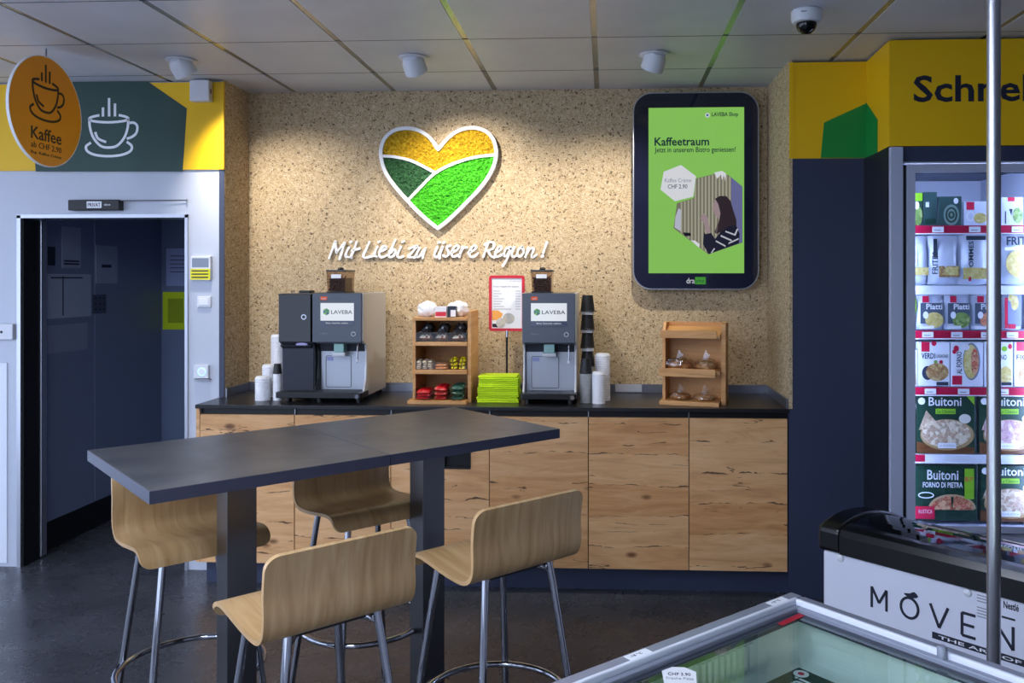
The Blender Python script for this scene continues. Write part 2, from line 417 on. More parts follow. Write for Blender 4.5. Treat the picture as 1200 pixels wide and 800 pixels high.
o, x0, x1, z0, z1 = sheet_back('notice_sheet', 195, 291, 226, 335, mat('violet_paper', '#9aa5cf', .7), 'violet tinted notice above the yellow green sheet', 'notice')
for k in range(5): B('print_line', M_PRINTD, o, x0+.03, x0+.15, YI-.0045, YI-.0035, z1-.06-.03*k, z1-.055-.03*k)
o, x0, x1, z0, z1 = sheet_back('yellow_sheet', 191, 342, 226, 386, mat('yellow_green_paper', '#c3d80c', .7), 'yellow green sheet on the panel at the corridor end', 'notice')
B('print_block', mat('olive_print', '#8fa00a', .7), o, x0+.04, x0+.16, YI-.0045, YI-.0035, z0+.05, z1-.05)
o, *_ = sheet_back('door_pull', 184, 284, 189, 306, M_BLACK, 'black vertical pull on the panel at the corridor end', 'door pull')

# unseen walls added to shape the light: window at rear left, right side closed
struct(MB().box(-6, -5, -2.7, -2.6, 0, ZCL).box(-.6, 4.2, -2.7, -2.6, 0, ZCL).box(-5, -.6, -2.7, -2.6, 0, .3).box(-5, -.6, -2.7, -2.6, 2.5, ZCL).build('wall_rear_added', mat('shop_wall_grey', '#8d8f96', .6)), 'rear shop wall with the wide shop window', 'wall')
wn = MB()
for x in (-5, -3.55, -2.1, -.66): wn.box(x, x+.06, -2.68, -2.62, .3, 2.5)
struct(wn.build('window_1', M_ALU), 'aluminium mullions of the wide shop window', 'window')
struct(B('wall_light_block', mat('shop_wall_dark', '#55575f', .6), None, 3.6, 3.7, -2.6, YF, 0, ZCL), 'dim side wall at the right of the shop', 'wall')  # added out of view to keep light off the right side
# ceiling: boards between wide rails
cl = B('ceiling', mat('ceiling_void', '#3a3c42', .8), None, -6, 4.2, -2.6, 4.928, ZCL+.022, ZCL+.1)
struct(cl, 'suspended ceiling of grey white boards between metal rails', 'ceiling')
gx = [-.0534+.6*k for k in range(-9, 7)]; gy = [-.92+.6*k for k in range(-3, 10)]+[4.928]
M_RAIL = mat('ceiling_rail', '#94958f', .24, .5)
tm = {}
LUM = {(-4, -1.52), (-4, .88), (0, -1.52), (0, .88), (3, .88), (3, -1.52)}
lum_pos = []
for i in range(len(gx)-1):
    for j in range(len(gy)-1):
        if gy[j] < 2.0: continue
        d = gy[j+1]-gy[j]; key = round(d, 2)
        if key not in tm:
            tm[key] = MB().box(.014, .586, .0025, d-.0025, 0, .02).mesh('ceiling_board', M_TILE)
        o = bpy.data.objects.new('ceiling_board', tm[key]); C.objects.link(o); o.parent = cl; o.location = (gx[i], gy[j], ZCL)
rm = MB().box(-.0135, .0135, 2.08, 4.928, .002, .02).mesh('rail', M_RAIL)
for x in gx:
    o = bpy.data.objects.new('rail', rm); C.objects.link(o); o.parent = cl; o.location = (x, 0, ZCL)
M_JOINT = mat('ceiling_joint', '#3c3e45', .7)
for y in gy:
    if y > 2.0 and y < 4.9: B('cross_joint', M_JOINT, cl, gx[0], gx[-1], y-.003, y+.003, ZCL-.0006, ZCL+.002)
B('plain_board', M_TILE, cl, -6, 4.2, -2.6, 2.078, ZCL, ZCL+.02)
# ceiling luminaires over the shop floor behind the camera's view
M_LED = mat('led_panel', '#f2f6ff', .4, emit=PANEL_E, ecol='#dfe9ff')
k = 0
for nm, xs in (('left', -3.05), ('right', -1.25)):
    for wh, ys in (('front', 1.45), ('middle', -.05), ('rear', -1.55)):
        t = thing('ceiling_luminaire', 'square led ceiling panel over the shop floor, %s column, %s row' % (nm, wh), 'ceiling light', (xs, ys, ZCL-.012), group='led panels over the shop floor')
        MB().box(-.31, .31, -.31, -.3, 0, .012).box(-.31, .31, .3, .31, 0, .012).box(-.31, -.3, -.3, .3, 0, .012).box(.3, .31, -.3, .3, 0, .012).build('frame', M_WHITE, t)
        B('diffuser', M_LED, t, -.3, .3, -.3, .3, .002, .011)
# adjustable downlights aimed at the wall
def downlight(u, v, aim, lab, watts):
    p = atZ(u, v, ZCL); t = thing('downlight', lab, 'spotlight', (p.x, p.y, ZCL), group='adjustable downlights above the counter')
    MB().lathe([(.045, -.001), (.075, -.002), (.078, -.007), (.07, -.011), (.048, -.01)], n=24).build('ring', M_WHITE, t, smooth=True)
    d = (Vector(aim)-Vector((p.x, p.y, ZCL-.05))).normalized()
    q = Vector((0, 0, -1)).rotation_difference(d).to_matrix()
    MB().lathe([(.012, .052), (.044, .04), (.056, .012), (.0575, -.045), (.052, -.047), (.044, -.03), (.0, -.028)], (0, 0, -.034), 28, M=q).build('lamp_head', M_WHITE, t, smooth=True)
    MB().lathe([(.035, -.0285), (0, -.0290)], (0, 0, -.03), 20, M=q).build('lens', mat('lamp_lens', '#fff3da', .3, emit=6), t)
    ld = bpy.data.lights.new('spot', 'SPOT'); ld.energy = watts; ld.color = (1, .93, .83); ld.spot_size = math.radians(92); ld.spot_blend = .9; ld.shadow_soft_size = .03
    lo = bpy.data.objects.new('lamp_beam', ld); C.objects.link(lo); lo.parent = t
    lo.location = Vector((0, 0, -.03))+d*.055; lo.rotation_euler = Vector((0, 0, -1)).rotation_difference(d).to_euler()
downlight(213, 70, (-1.7, YB, 1.5), 'white downlight over the white wall, leftmost of three', SPOT_W)
downlight(485, 67, (-.75, YB, 1.8), 'white downlight above the moss heart, middle of three', SPOT_W*1.1)
downlight(767, 63, (-.2, YB, 1.4), 'white downlight above the digital display, rightmost of three', SPOT_W)
# dome camera
p = atZ(945, 12, ZCL); t = thing('dome_camera', 'white dome security camera on the ceiling', 'security camera', (p.x, p.y, ZCL))
MB().lathe([(.056, 0), (.062, -.006), (.062, -.04), (.055, -.052), (.043, -.055), (0, -.055)], n=28).build('housing', M_WHITE, t, smooth=True)
MB().lathe([(.042, -.054), (.042, -.066), (.034, -.085), (.018, -.097), (0, -.1)], n=24).build('dome', M_GLOSSB, t, smooth=True)
B('marking', M_PRINTG, t, -.035, -.012, -.0608, -.056, -.024, -.02)

# ------------------------------------------------------------------ cup icon strokes (unit frame: x 0..1 over 255 px, z down)
ICON = []
def _ic(pts, closed=False, n=4): ICON.append((spline([((x-400)/255, (735-z)/255) for x, z in pts], n, closed), closed))
_ic([(468, 541), (435, 548), (420, 557), (440, 568), (512, 574), (585, 568), (605, 557), (590, 548), (560, 541)])
_ic([(420, 559), (424, 600), (440, 645), (474, 682), (512, 690), (552, 682), (586, 645), (602, 600), (605, 559)])
_ic([(607, 578), (632, 577), (648, 594), (643, 624), (622, 642), (598, 650)])
_ic([(428, 667), (405, 684), (412, 707), (450, 724), (513, 730), (575, 724), (615, 707), (621, 684), (598, 664)])
_ic([(448, 618), (462, 648), (500, 665)])
for x, z0, z1 in ((485, 505, 547), (514, 462, 547), (542, 487, 547)): _ic([(x, z0), (x, (z0+z1)/2), (x, z1)])
def cup_icon(parent, m, x0, z0, w, y, depth, M=None, sw=.045):
    mb = MB()
    for pts, c in ICON: mb.ribbon([(x0+x*w, z0+z*w) for x, z in pts], w*sw, 'y', y-depth, y)
    if M is not None: mb.tf(M)
    return mb.build('cup_icon', m, parent)
# fascia boards (left, over the doorway)
YS = YL-.012
fl = thing('sign_board', 'yellow and dark green fascia board with white cup outline above the doorway', 'sign board', (0, YS, ZB))
fl.location = (0, 0, 0)
B('yellow_panel', M_YELLOW, fl, -6, XL-.018, YS, YL, ZB, ZCL-.012)
B('edge_strip', M_YELLOW, fl, XL-.018, XL+.002, YS-.006, YL, ZB, ZCL-.012, bevel=.002)
MB().prism([atY(u, v, YS) for u, v in ((42, 201), (34, 96), (174, 96), (219, 127), (214, 201))], 'y', YS-.0015, YS).build('green_panel', M_DGREEN, fl)
x0, z0 = atY(100, 184.5, YS); x1, _ = atY(163, 184.5, YS)
cup_icon(fl, M_PRINTW, x0, z0, x1-x0, YS-.0015, .0015)
bx = thing('alarm_box', 'small white square box mounted at the fascia top near the corner', 'box', (0, 0, 0))
x0, z1 = atY(222, 93.5, YS-.05); x1, z0 = atY(244.5, 118, YS-.05)
bx.location = (x0, YS, z0)
B('housing', M_WHITE, bx, 0, x1-x0, -.05, 0, 0, z1-z0, bevel=.004)
B('slot', mat('maroon_slot', '#5a1f22', .5), bx, x1-x0-.0005, x1-x0+.001, -.033, -.02, .045, .07)
# round hanging coffee sign
r0 = .262; d0 = 4.05; rr = ray(54, 131)
ds = thing('round_sign', 'round orange hanging coffee sign with black cup and price', 'sign', (rr[0]*d0, rr[1]*d0, ZC+rr[2]*d0), PI/2)
MB().prism(ell(0, 0, r0, r0, 56), 'y', -.006, .006).build('disc', [mat('orange_print', '#ee9c10', .45)], ds)
MB().ribbon(ell(0, 0, r0+.001, r0+.001, 56), .004, 'y', -.0065, .0065, closed=True).build('rim', M_PRINTW, ds)
MB().cyl((0, 0, r0-.01), (0, 0, ZCL-ds.location.z-.004), .004).build('hanger', M_STEEL, ds)
M_BRN = mat('dark_brown_print', '#2c1708', .5)
cup_icon(ds, M_BRN, -.125, -.05, .255, -.006, .0012)
txt('lettering', 'Kaffee', ds, M_BRN, -.115, .105, -.145, -.085, -.006, .0012, .012)
txt('lettering', 'ab CHF 2.90', ds, M_BRN, -.115, .105, -.185, -.157, -.006, .0012)
txt('lettering', 'Bsp. Kaffee Crème', ds, M_BRN, -.115, .105, -.218, -.2, -.006, .0012)
# fascia right, over the upright freezer
fr = thing('sign_board', 'yellow fascia board lettered Schnell above the upright freezer', 'sign board', (0, 0, 0))
MB().prism([(XR+.0165, YA-.004), (1.32, YA-.004), (1.308, YF-.008), (4.2, YF-.008), (4.2, YF+.3), (1.6, 4.6), (XR+.0165, 4.6)], 'z', ZB, ZCL-.012).build('yellow_panel', M_YELLOW, fr)
B('edge_strip', M_YELLOW, fr, XR-.001, XR+.022, YA-.008, YA-.0005, ZB, ZCL-.012)
MB().prism([atY(u, v, YA-.004) for u, v in ((961.7, 185), (965.5, 143.7), (1016, 120.5), (1016, 185))], 'y', YA-.0055, YA-.004).build('green_panel', M_GREEN, fr)
zt = lambda v, Y: Z(1016, v, Y)
MB().add([(1.3195, YA-.004, ZB+.001), (1.3195, YA-.004, Z(1016, 120.5, YA)), (1.3135, YA-.2, Z(1028, 140, YA-.2)), (1.3135, YA-.2, ZB+.001),
          (1.318, YA-.004, ZB+.001), (1.318, YA-.004, Z(1016, 120.5, YA)), (1.312, YA-.2, Z(1028, 140, YA-.2)), (1.312, YA-.2, ZB+.001)],
         [(0, 1, 2, 3), (4, 7, 6, 5), (0, 4, 5, 1), (1, 5, 6, 2), (2, 6, 7, 3), (3, 7, 4, 0)]).build('green_panel', M_GREEN, fr)
yw = YF-.008
x0, z0 = atY(1070.5, 120, yw); x1 = X(1217, yw); z1 = Z(1100, 88, yw)
txt('lettering', 'Schnell', fr, M_PRINTD, x0, x1, z0, z1, yw, .0015, .018)

# ------------------------------------------------------------------ counter
YC = 4.33; ZT = .969
XC0 = atZ(228.5, 474, ZT).x
ct = thing('countertop', 'long black worktop under the straw board wall', 'worktop', ((XC0+XR)/2, YC, 0))
ct.location = (0, 0, 0)
MB().prism([(XC0, YC), (XR-.001, YC), (XR-.001, YB-.001), (XL+.001, YB-.001), (XL+.001, YL-.003), (XC0, YL-.003)], 'z', ZT-.02, ZT).build('slab', M_COUNTER, ct, bevel=.002)
UP = mat('steel_upstand', '#8d909a', .3, .9)
struct(MB().box(XL+.001, XR-.001, YB-.012, YB-.001, ZT, ZT+.05).build('trim_2', UP, bevel=.001), 'steel upstand along the straw board wall behind the worktop', 'trim')
struct(MB().box(XR-.012, XR-.001, YC+.02, YB-.0125, ZT, ZT+.05).build('trim_3', UP, bevel=.001), 'steel upstand at the right end of the worktop', 'trim')
struct(MB().box(XL+.001, XL+.012, YL, YB-.0125, ZT, ZT+.05).build('trim_4', UP, bevel=.001), 'steel upstand at the left end of the worktop', 'trim')
tag(B('socket_strip', mat('pale_socket', '#c9ccd6', .3, .3), None, X(721, YB), X(752, YB), YB-.018, YB-.012, ZT+.006, ZT+.05), 'pale socket strip on the steel upstand right of the lids', 'socket')
YD = YC+.022; ZD0, ZD1 = .132, .915
seam = [atY(u, 500, YD)[0] for u in (234, 345, 458, 573.5, 689.5, 807.5)]+[XR-.004]
names = ['rustic oak base cabinet, leftmost beside the doorway', 'rustic oak base cabinet, second from the doorway, behind the far stools',
         'rustic oak base cabinet with a black waste slot', 'rustic oak base cabinet right of the one with the waste slot',
         'rustic oak base cabinet, second from the dark blue wall', 'rustic oak base cabinet at the right end beside the dark blue wall']
for i in range(6):
    a, b = seam[i], seam[i+1]
    t = thing('base_cabinet', names[i], 'cabinet', (a, YD, 0), group='oak cabinets under the coffee worktop'); wd = b-a
    y1 = YB-YD-.01 if i else YL-YD-.006
    MB().box(.001, wd-.001, .022, y1, ZD0, ZT-.021).build('body', M_BLACK, t)
    if i == 2:
        hx0 = X(519, YD)-a; hx1 = X(551.5, YD)-a; hz1 = Z(535, 527, YD); hz0 = Z(535, 549, YD)
        MB().box(.002, hx0, 0, .02, ZD0, ZD1).box(hx1, wd-.002, 0, .02, ZD0, ZD1).box(hx0, hx1, 0, .02, ZD0, hz0).box(hx0, hx1, 0, .02, hz1, ZD1).build('door', M_OAK, t)
        MB().box(hx0, hx0+.012, -.006, .021, hz0, hz1).box(hx1-.012, hx1, -.006, .021, hz0, hz1).box(hx0+.012, hx1-.012, -.006, .021, hz0, hz0+.012).box(hx0+.012, hx1-.012, -.006, .021, hz1-.012, hz1).build('waste_slot', M_BLACK, t)
    else: MB().box(.002, wd-.002, 0, .02, ZD0, ZD1).build('door', M_OAK, t, bevel=.0015)
    if i == 0: MB().box(-.02, -.001, .0, y1, ZD0-.0, ZT-.021).build('end_panel', M_OAK, t)
    B('grip_divider', M_ALU, t, -.002 if i else .0, .002, .008, .02, ZD1+.002, ZT-.022)
struct(MB().box(seam[0], XR, YC+.1, YC+.13, 0, ZD0-.002).build('baseboard_counter', M_NAVY), 'dark plinth recessed under the oak cabinets', 'baseboard')
# small fittings on the white wall
def dev(name, u0, v0, u1, v1, dep, m, label, cat):
    x0, z1 = atY(u0, v0, YL); x1, z0 = atY(u1, v1, YL)
    t = thing(name, label, cat, ((x0+x1)/2, YL, z0)); h = (x1-x0)/2
    B('housing', m, t, -h, h, -dep, 0, 0, z1-z0, bevel=min(.004, dep/3)); return t, h, z1-z0
t, h, hh = dev('door_closer', 86, 235, 145, 247, .05, M_BLACK, 'black door closer lettered PRIVAT above the doorway', 'door closer')
B('name_plate', M_PRINTW, t, -h+.11, -h+.195, -.0512, -.05, .012, hh-.01)
txt('lettering', 'PRIVAT', t, M_PRINTD, -h+.116, -h+.189, .019, hh-.018, -.0512, .0006, .01)
txt('lettering', 'abus', t, M_PRINTW, -h+.21, -h+.245, .026, .037, -.05, .0006)
MB().cyl((h, -.03, hh-.004), (h+.37, -.012, hh-.002), .003, n=8).cyl((h+.37, -.012, hh+.005), (h+.37, -.012, hh-.02), .004, n=8).build('arm', M_STEEL, t)
t, h, hh = dev('alarm_keypad', 225.5, 300, 249, 328.5, .025, M_WHITE, 'white keypad with grey display and yellow label beside the doorway', 'keypad')
B('display', mat('lcd_grey', '#7f8a9c', .2), t, -h+.01, h-.01, -.0258, -.025, hh-.063, hh-.012)
B('yellow_label', mat('label_yellow', '#e3dc1c', .6), t, -h+.001, h-.001, -.0258, -.025, .004, hh-.072)
for k in range(3): B('print_line', M_PRINTD, t, -h+.008, h-.012, -.0263, -.0257, .014+.018*k, .021+.018*k)
t, h, hh = dev('light_switch', 232, 347, 248, 360, .012, M_WHITE, 'small white light switch below the keypad', 'switch')
B('rocker', M_PRINTW, t, -h+.012, h-.012, -.016, -.012, .012, hh-.012, bevel=.002)
t, h, hh = dev('door_button', 229, 427, 246, 443, .02, M_WHITE, 'white door button with a lit ring right of the doorway', 'button')
MB().lathe([(.0, 0), (.018, 0), (.018, .004), (0, .004)], n=24).tf(Matrix.Translation((.005, -.02, hh/2)) @ Matrix.Rotation(PI/2, 4, 'X')).build('button', M_PRINTW, t)
MB().ribbon(ell(.005, hh/2, .021, .021, 28), .004, 'y', -.0215, -.02, closed=True).build('ring', mat('cyan_ring', '#bff3f5', .3, emit=.7), t)
B('bracket', M_STEEL, t, -h+.005, h+.01, -.03, 0, -.008, -.002)
t, h, hh = dev('corner_lock_box', -24, 379, 19, 397.5, .03, M_WHITE, 'white box with a lock symbol at the left edge of the doorway', 'box')
MB().box(h-.1, h-.082, -.0308, -.03, .03, .045).ribbon(spline([(h-.098, .045), (h-.091, .058), (h-.084, .045)], 4), .003, 'y', -.0308, -.03).build('lock_symbol', M_PRINTD, t)
MB().prism(ell(h-.065, .043, .008, .008, 16), 'y', -.0308, -.03).build('lock_symbol', M_PRINTD, t)
# ================================================================== high tables and stools
PHI = .7657; ZTT = 1.084
av = Vector((math.cos(PHI), math.sin(PHI))); bv = Vector((-math.sin(PHI), math.cos(PHI)))
K = 27.6; T0 = Vector((-.0424*K, .0760*K)); TL = .0252*K
def table(i, label):
    c = T0+av*(TL*(i+.5))+bv*(TL/2)
    t = thing('high_table', label, 'table', (c.x, c.y, 0), PHI, 'square high tables pushed together'); h = TL/2
    B('tabletop', M_TOP, t, -h+.002, h-.002, -h, h, ZTT-.034, ZTT, bevel=.0012)
    for k_, a_ in enumerate(((-h+.002, h-.002, -h-.0008, -h), (-h+.002, h-.002, h, h+.0008), (-h+.0012, -h+.002, -h, h), (h-.002, h-.0012, -h, h))): B('edge_band', mat('dark_edge', '#33374a', .4), t, *a_, ZTT-.034, ZTT-.001)
    B('column', M_DSTEEL, t, -.046, .046, -.046, .046, .012, ZTT-.04, bevel=.002)
    B('mounting_plate', M_BLACK, t, -.16, .16, -.16, .16, ZTT-.041, ZTT-.034)
    B('base_plate', M_DSTEEL, t, -.22, .22, -.22, .22, 0, .012, bevel=.002)
table(0, 'dark square high table at the left, nearest the doorway')
table(1, 'dark square high table at the right, nearest the worktop')
prof = spline([(-.186, .985), (-.176, .94), (-.170, .885), (-.172, .835), (-.165, .797), (-.14, .774), (-.10, .768), (-.03, .772), (.05, .782), (.105, .788), (.145, .783), (.168, .765), (.178, .74)], 4)
def make_stool(label):
    t = thing('bar_stool', label, 'stool', group='beech bar stools at the high tables')
    mb = MB(); N = len(prof); hw = .202; nx = 12; th = .012
    # cross positions with rounded corners at the two ends
    nrm = []
    for i in range(N):
        p, q = prof[max(i-1, 0)], prof[min(i+1, N-1)]; dy, dz = q[0]-p[0], q[1]-p[1]; l = math.hypot(dy, dz); nrm.append((-dz/l, dy/l))
    s = [0]
    for i in range(1, N): s.append(s[-1]+math.hypot(prof[i][0]-prof[i-1][0], prof[i][1]-prof[i-1][1]))
    R = .035
    # resample so that the rounded corners get enough rows
    def at(sv):
        for i in range(1, N):
            if sv <= s[i]+1e-9:
                f = (sv-s[i-1])/(s[i]-s[i-1]); return tuple(prof[i-1][k]+(prof[i][k]-prof[i-1][k])*f for k in (0, 1))+tuple(nrm[i-1][k]+(nrm[i][k]-nrm[i-1][k])*f for k in (0, 1))
    rows = sorted(set([round(R*(1-math.cos(k*PI/12)), 5) for k in range(7)]+[round(s[-1]-R*(1-math.cos(k*PI/12)), 5) for k in range(7)]+[round(x, 5) for x in s if R < x < s[-1]-R]))
    G = []
    for sv in rows:
        e = min(sv, s[-1]-sv); ww = hw if e >= R else hw-R+math.sqrt(max(R*R-(R-e)**2, 0))
        y, z, ny, nz = at(min(sv, s[-1]))
        G.append((ww, y, z, ny, nz))
    vs = []
    for side in (1, -1):
        for ww, y, z, ny, nz in G:
            for j in range(nx+1):
                x = -ww+2*ww*j/nx
                vs.append((x, y+ny*th/2*side, z+nz*th/2*side))
    n = len(G); w1 = nx+1; o = n*w1; fs = []
    for i in range(n-1):
        for j in range(nx):
            a = i*w1+j; fs += [(a, a+1, a+w1+1, a+w1), (o+a, o+a+w1, o+a+w1+1, o+a+1)]
    for i in range(n-1):
        a = i*w1; fs.append((a, a+w1, o+a+w1, o+a)); a += nx; fs.append((a, o+a, o+a+w1, a+w1))
    for j in range(nx):
        fs.append((j, o+j, o+j+1, j+1)); a = (n-1)*w1+j; fs.append((a, a+1, o+a+1, o+a))
    mb.add(vs, fs); mb.build('seat_shell', M_PLY, t, smooth=True)
    B('mounting_plate', M_BLACK, t, -.11, .11, -.11, .11, .748, .76, bevel=.002)
    for sx in (-1, 1):
        for sy in (-1, 1):
            pts = [(sx*.085, sy*.085, .752), (sx*.115, sy*.115, .742), (sx*.128, sy*.128, .7), (sx*.205, sy*.205, .012)]
            lg = MB().tube(spline(pts, 3), .0115, 10).build('leg', M_CHROME, t, smooth=True)
            MB().cyl((sx*.206, sy*.206, 0), (sx*.204, sy*.204, .022), .014, n=12).build('foot_cap', M_BLACK, lg)
    MB().tube([(.229*math.cos(2*PI*i/48), .229*math.sin(2*PI*i/48), .335) for i in range(48)], .0105, 10, closed=True).build('foot_ring', M_CHROME, t, smooth=True)
    return t
st = make_stool('beech stool nearest the camera with its backrest turned to us')
spots = [((308.7, 764.5), .762, 0, 'beech stool nearest the camera, seen from behind in front of the left table'),
         ((554, 692), .762, 0, 'beech stool seen from behind at the right table, beside the glass freezer'),
         ((165, 667), .745, PI, 'beech stool facing us behind the left table, nearest the doorway'),
         ((392, 623.7), .745, PI, 'beech stool facing us between the tables and the oak cabinets')]
for i, (px, z, turn, lab) in enumerate(spots):
    o = st if i == 0 else dup(st)
    c = atZ(px[0], px[1], z)+av*.2+bv*.172
    o.location = (c.x, c.y, 0); o.rotation_euler = (0, 0, PHI+turn); o['label'] = lab
# ================================================================== wall decoration
YH = YB-.03
def hp(x, y): return atY(380+x*.2375, 130+y*.2375, YH)
out = spline([(562, 192), (535, 148), (500, 115), (455, 93), (405, 86), (350, 96), (305, 130), (283, 180), (283, 235), (305, 305), (355, 378), (430, 462), (500, 530), (562, 580)], 5)[:-1]+spline([(562, 580), (625, 528), (700, 455), (775, 375), (830, 290), (849, 215), (838, 150), (800, 103), (735, 84), (665, 98), (612, 135), (562, 192)], 5)[:-1]
# the notch and the tip stay sharp
lc = [(284, 222), (360, 229), (445, 252), (545, 304)]; rc = [(416, 440), (475, 378), (550, 306), (640, 260), (740, 230), (848, 216)]
lc = spline(lc, 6); rc = spline(rc, 6)
t = thing('moss_heart', 'heart of yellow and green moss fields with white outline on the wall', 'wall art', (0, 0, 0))
pb = [hp(*p) for p in out]
MB().prism(pb, 'y', YB-.018, YB-.001).build('back_board', M_WHITE, t)
mb = MB().ribbon(pb, .022, 'y', YH-.012, YB-.001, closed=True); mb.build('outline', M_PRINTW, t, bevel=.002)
for cv in (lc, rc): MB().ribbon([hp(*p) for p in cv], .018, 'y', YH-.010, YB-.018).build('field_line', M_PRINTW, t, bevel=.002)
def inside(x, y):
    c = False; j = len(out)-1
    for i in range(len(out)):
        xi, yi = out[i][:2]; xj, yj = out[j][:2]
        if (yi > y) != (yj > y) and x < (xj-xi)*(y-yi)/(yj-yi)+xi: c = not c
        j = i
    return c
def interp(cv, x):
    for p, q in zip(cv, cv[1:]):
        if p[0] <= x <= q[0]: return p[1]+(q[1]-p[1])*(x-p[0])/(q[0]-p[0])
    return None
fields = {'yellow': MB(), 'dark': MB(), 'light': MB()}
g = 5.0; hgt = {}
def hv(i, j):
    if (i, j) not in hgt:
        x, y = 275+i*g, 80+j*g; jx, jy = random.uniform(-1.6, 1.6), random.uniform(-1.6, 1.6)
        hh = .010*noise.noise((x*.07, y*.09, 1.3))+random.uniform(-.004, .004)
        px = hp(x+jx, y+jy); hgt[(i, j)] = (px[0], YB-.03-hh, px[1])
    return hgt[(i, j)]
idx = {k: {} for k in fields}
for i in range(118):
    for j in range(102):
        x, y = 275+(i+.5)*g, 80+(j+.5)*g
        if not inside(x, y): continue
        yr = interp(rc, x); yl = interp(lc, x)
        k = 'light' if (yr is not None and y > yr) else ('dark' if (yl is not None and y > yl) or (x < 416 and y > 300) else 'yellow')
        if k == 'yellow' and x < 290 and y > 222: k = 'dark'
        f = []
        for c in ((i, j), (i+1, j), (i+1, j+1), (i, j+1)):
            if c not in idx[k]: idx[k][c] = len(fields[k].v); fields[k].v.append(hv(*c))
            f.append(idx[k][c])
        fields[k].f.append(tuple(f)); fields[k].m.append(0)
MM = {'yellow': m_moss('yellow_moss', '#c9a012', '#9a7408', '#e3bd2a'), 'dark': m_moss('dark_green_moss', '#2c5a33', '#173a20', '#3f7044'), 'light': m_moss('bright_green_moss', '#3fae18', '#2b8a0c', '#5cc92c')}
for k, nm in (('yellow', 'yellow moss field'), ('dark', 'dark green moss field'), ('light', 'bright green moss field')):
    o = fields[k].build('moss_field', MM[k], t, smooth=False); o['label'] = nm
# handwritten slogan
LET = [
 ('A', [[(50, 243), (82, 160), (114, 78)], [(114, 78), (118, 130), (126, 186)], [(126, 186), (165, 138), (206, 90)], [(206, 90), (182, 170), (156, 250)]]),
 ('A', [[(250, 136), (222, 190), (220, 226), (250, 234)], [(266, 82), (276, 76)]]),
 ('A', [[(328, 80), (300, 160), (272, 222), (276, 242)], [(280, 168), (318, 158), (356, 146)]]),
 ('A', [[(455, 82), (424, 150), (394, 216), (410, 238), (455, 230), (500, 222)]]),
 ('A', [[(535, 130), (512, 180), (506, 216), (530, 228)], [(548, 80), (562, 76)]]),
 ('A', [[(556, 180), (600, 164), (622, 138), (606, 120), (578, 142), (552, 196), (566, 230), (600, 230), (644, 206)]]),
 ('A', [[(715, 60), (682, 135), (650, 205), (662, 234), (700, 216), (720, 172), (700, 156), (668, 190)]]),
 ('A', [[(772, 130), (744, 190), (738, 224), (760, 238), (792, 226)], [(788, 80), (802, 74)]]),
 ('A', [[(858, 146), (895, 132), (932, 124), (890, 178), (846, 226), (880, 234), (908, 236)]]),
 ('A', [[(960, 140), (932, 195), (926, 226), (952, 230), (985, 190), (1018, 142), (996, 200), (990, 242)]]),
 ('B', [[(22, 130), (-2, 190), (-6, 218), (20, 230), (48, 190), (76, 132), (54, 195), (46, 244)], [(36, 86), (44, 84)], [(84, 88), (92, 85)]]),
 ('B', [[(152, 118), (116, 134), (132, 172), (136, 204), (108, 228), (84, 216)]]),
 ('B', [[(162, 188), (212, 166), (236, 136), (220, 116), (188, 140), (166, 196), (184, 230), (242, 208)]]),
 ('B', [[(276, 130), (260, 180), (244, 230)], [(256, 184), (284, 142), (318, 136)]]),
 ('B', [[(334, 188), (386, 166), (412, 136), (396, 116), (364, 140), (342, 196), (360, 230), (400, 222), (432, 192)]]),
 ('B', [[(530, 92), (508, 160), (484, 230)], [(500, 106), (552, 82), (592, 96), (578, 146), (524, 172)], [(532, 166), (556, 216), (592, 236)]]),
 ('B', [[(606, 188), (646, 168), (668, 142), (652, 124), (624, 148), (602, 204), (620, 230), (676, 208)]]),
 ('B', [[(756, 134), (712, 150), (690, 204), (708, 222), (740, 186), (764, 140), (728, 240), (680, 320)]]),
 ('B', [[(795, 134), (772, 190), (774, 222), (798, 228), (822, 210)]]),
 ('B', [[(872, 130), (836, 158), (828, 214), (862, 222), (890, 176), (872, 130), (884, 134)]]),
 ('B', [[(936, 138), (920, 190), (908, 232)], [(918, 196), (954, 150), (986, 142), (984, 176), (968, 216), (984, 232), (1018, 208)]]),
 ('B', [[(1122, 84), (1104, 136), (1086, 190)], [(1072, 226), (1082, 220)]])]
t = thing('wall_slogan', 'white handwritten slogan Mit Liebi zu üsere Region on the wall', 'lettering', (0, 0, 0))
for side, strokes in LET:
    u0 = 380 if side == 'A' else 510; mb = MB()
    for st_ in strokes:
        P = [atY(u0+x*.11667, 274+y*.11667, YB-.012) for x, y in spline(st_, 5)] if len(st_) > 2 else [atY(u0+x*.11667, 274+y*.11667, YB-.012) for x, y in st_]
        for i, p in enumerate(P):
            w_ = .0068+.0012*math.sin(i*.55+u0); e = .0002*(i % 3)
            mb.cyl((p[0], YB-.004, p[1]), (p[0], YB-.018-e, p[1]), w_, n=10)
            if i: mb.ribbon([P[i-1], p], 2*w_*.96, 'y', YB-.0179-e, YB-.004)
    mb.build('letter', mat('slogan_white', '#f2f2f2', .45), t)

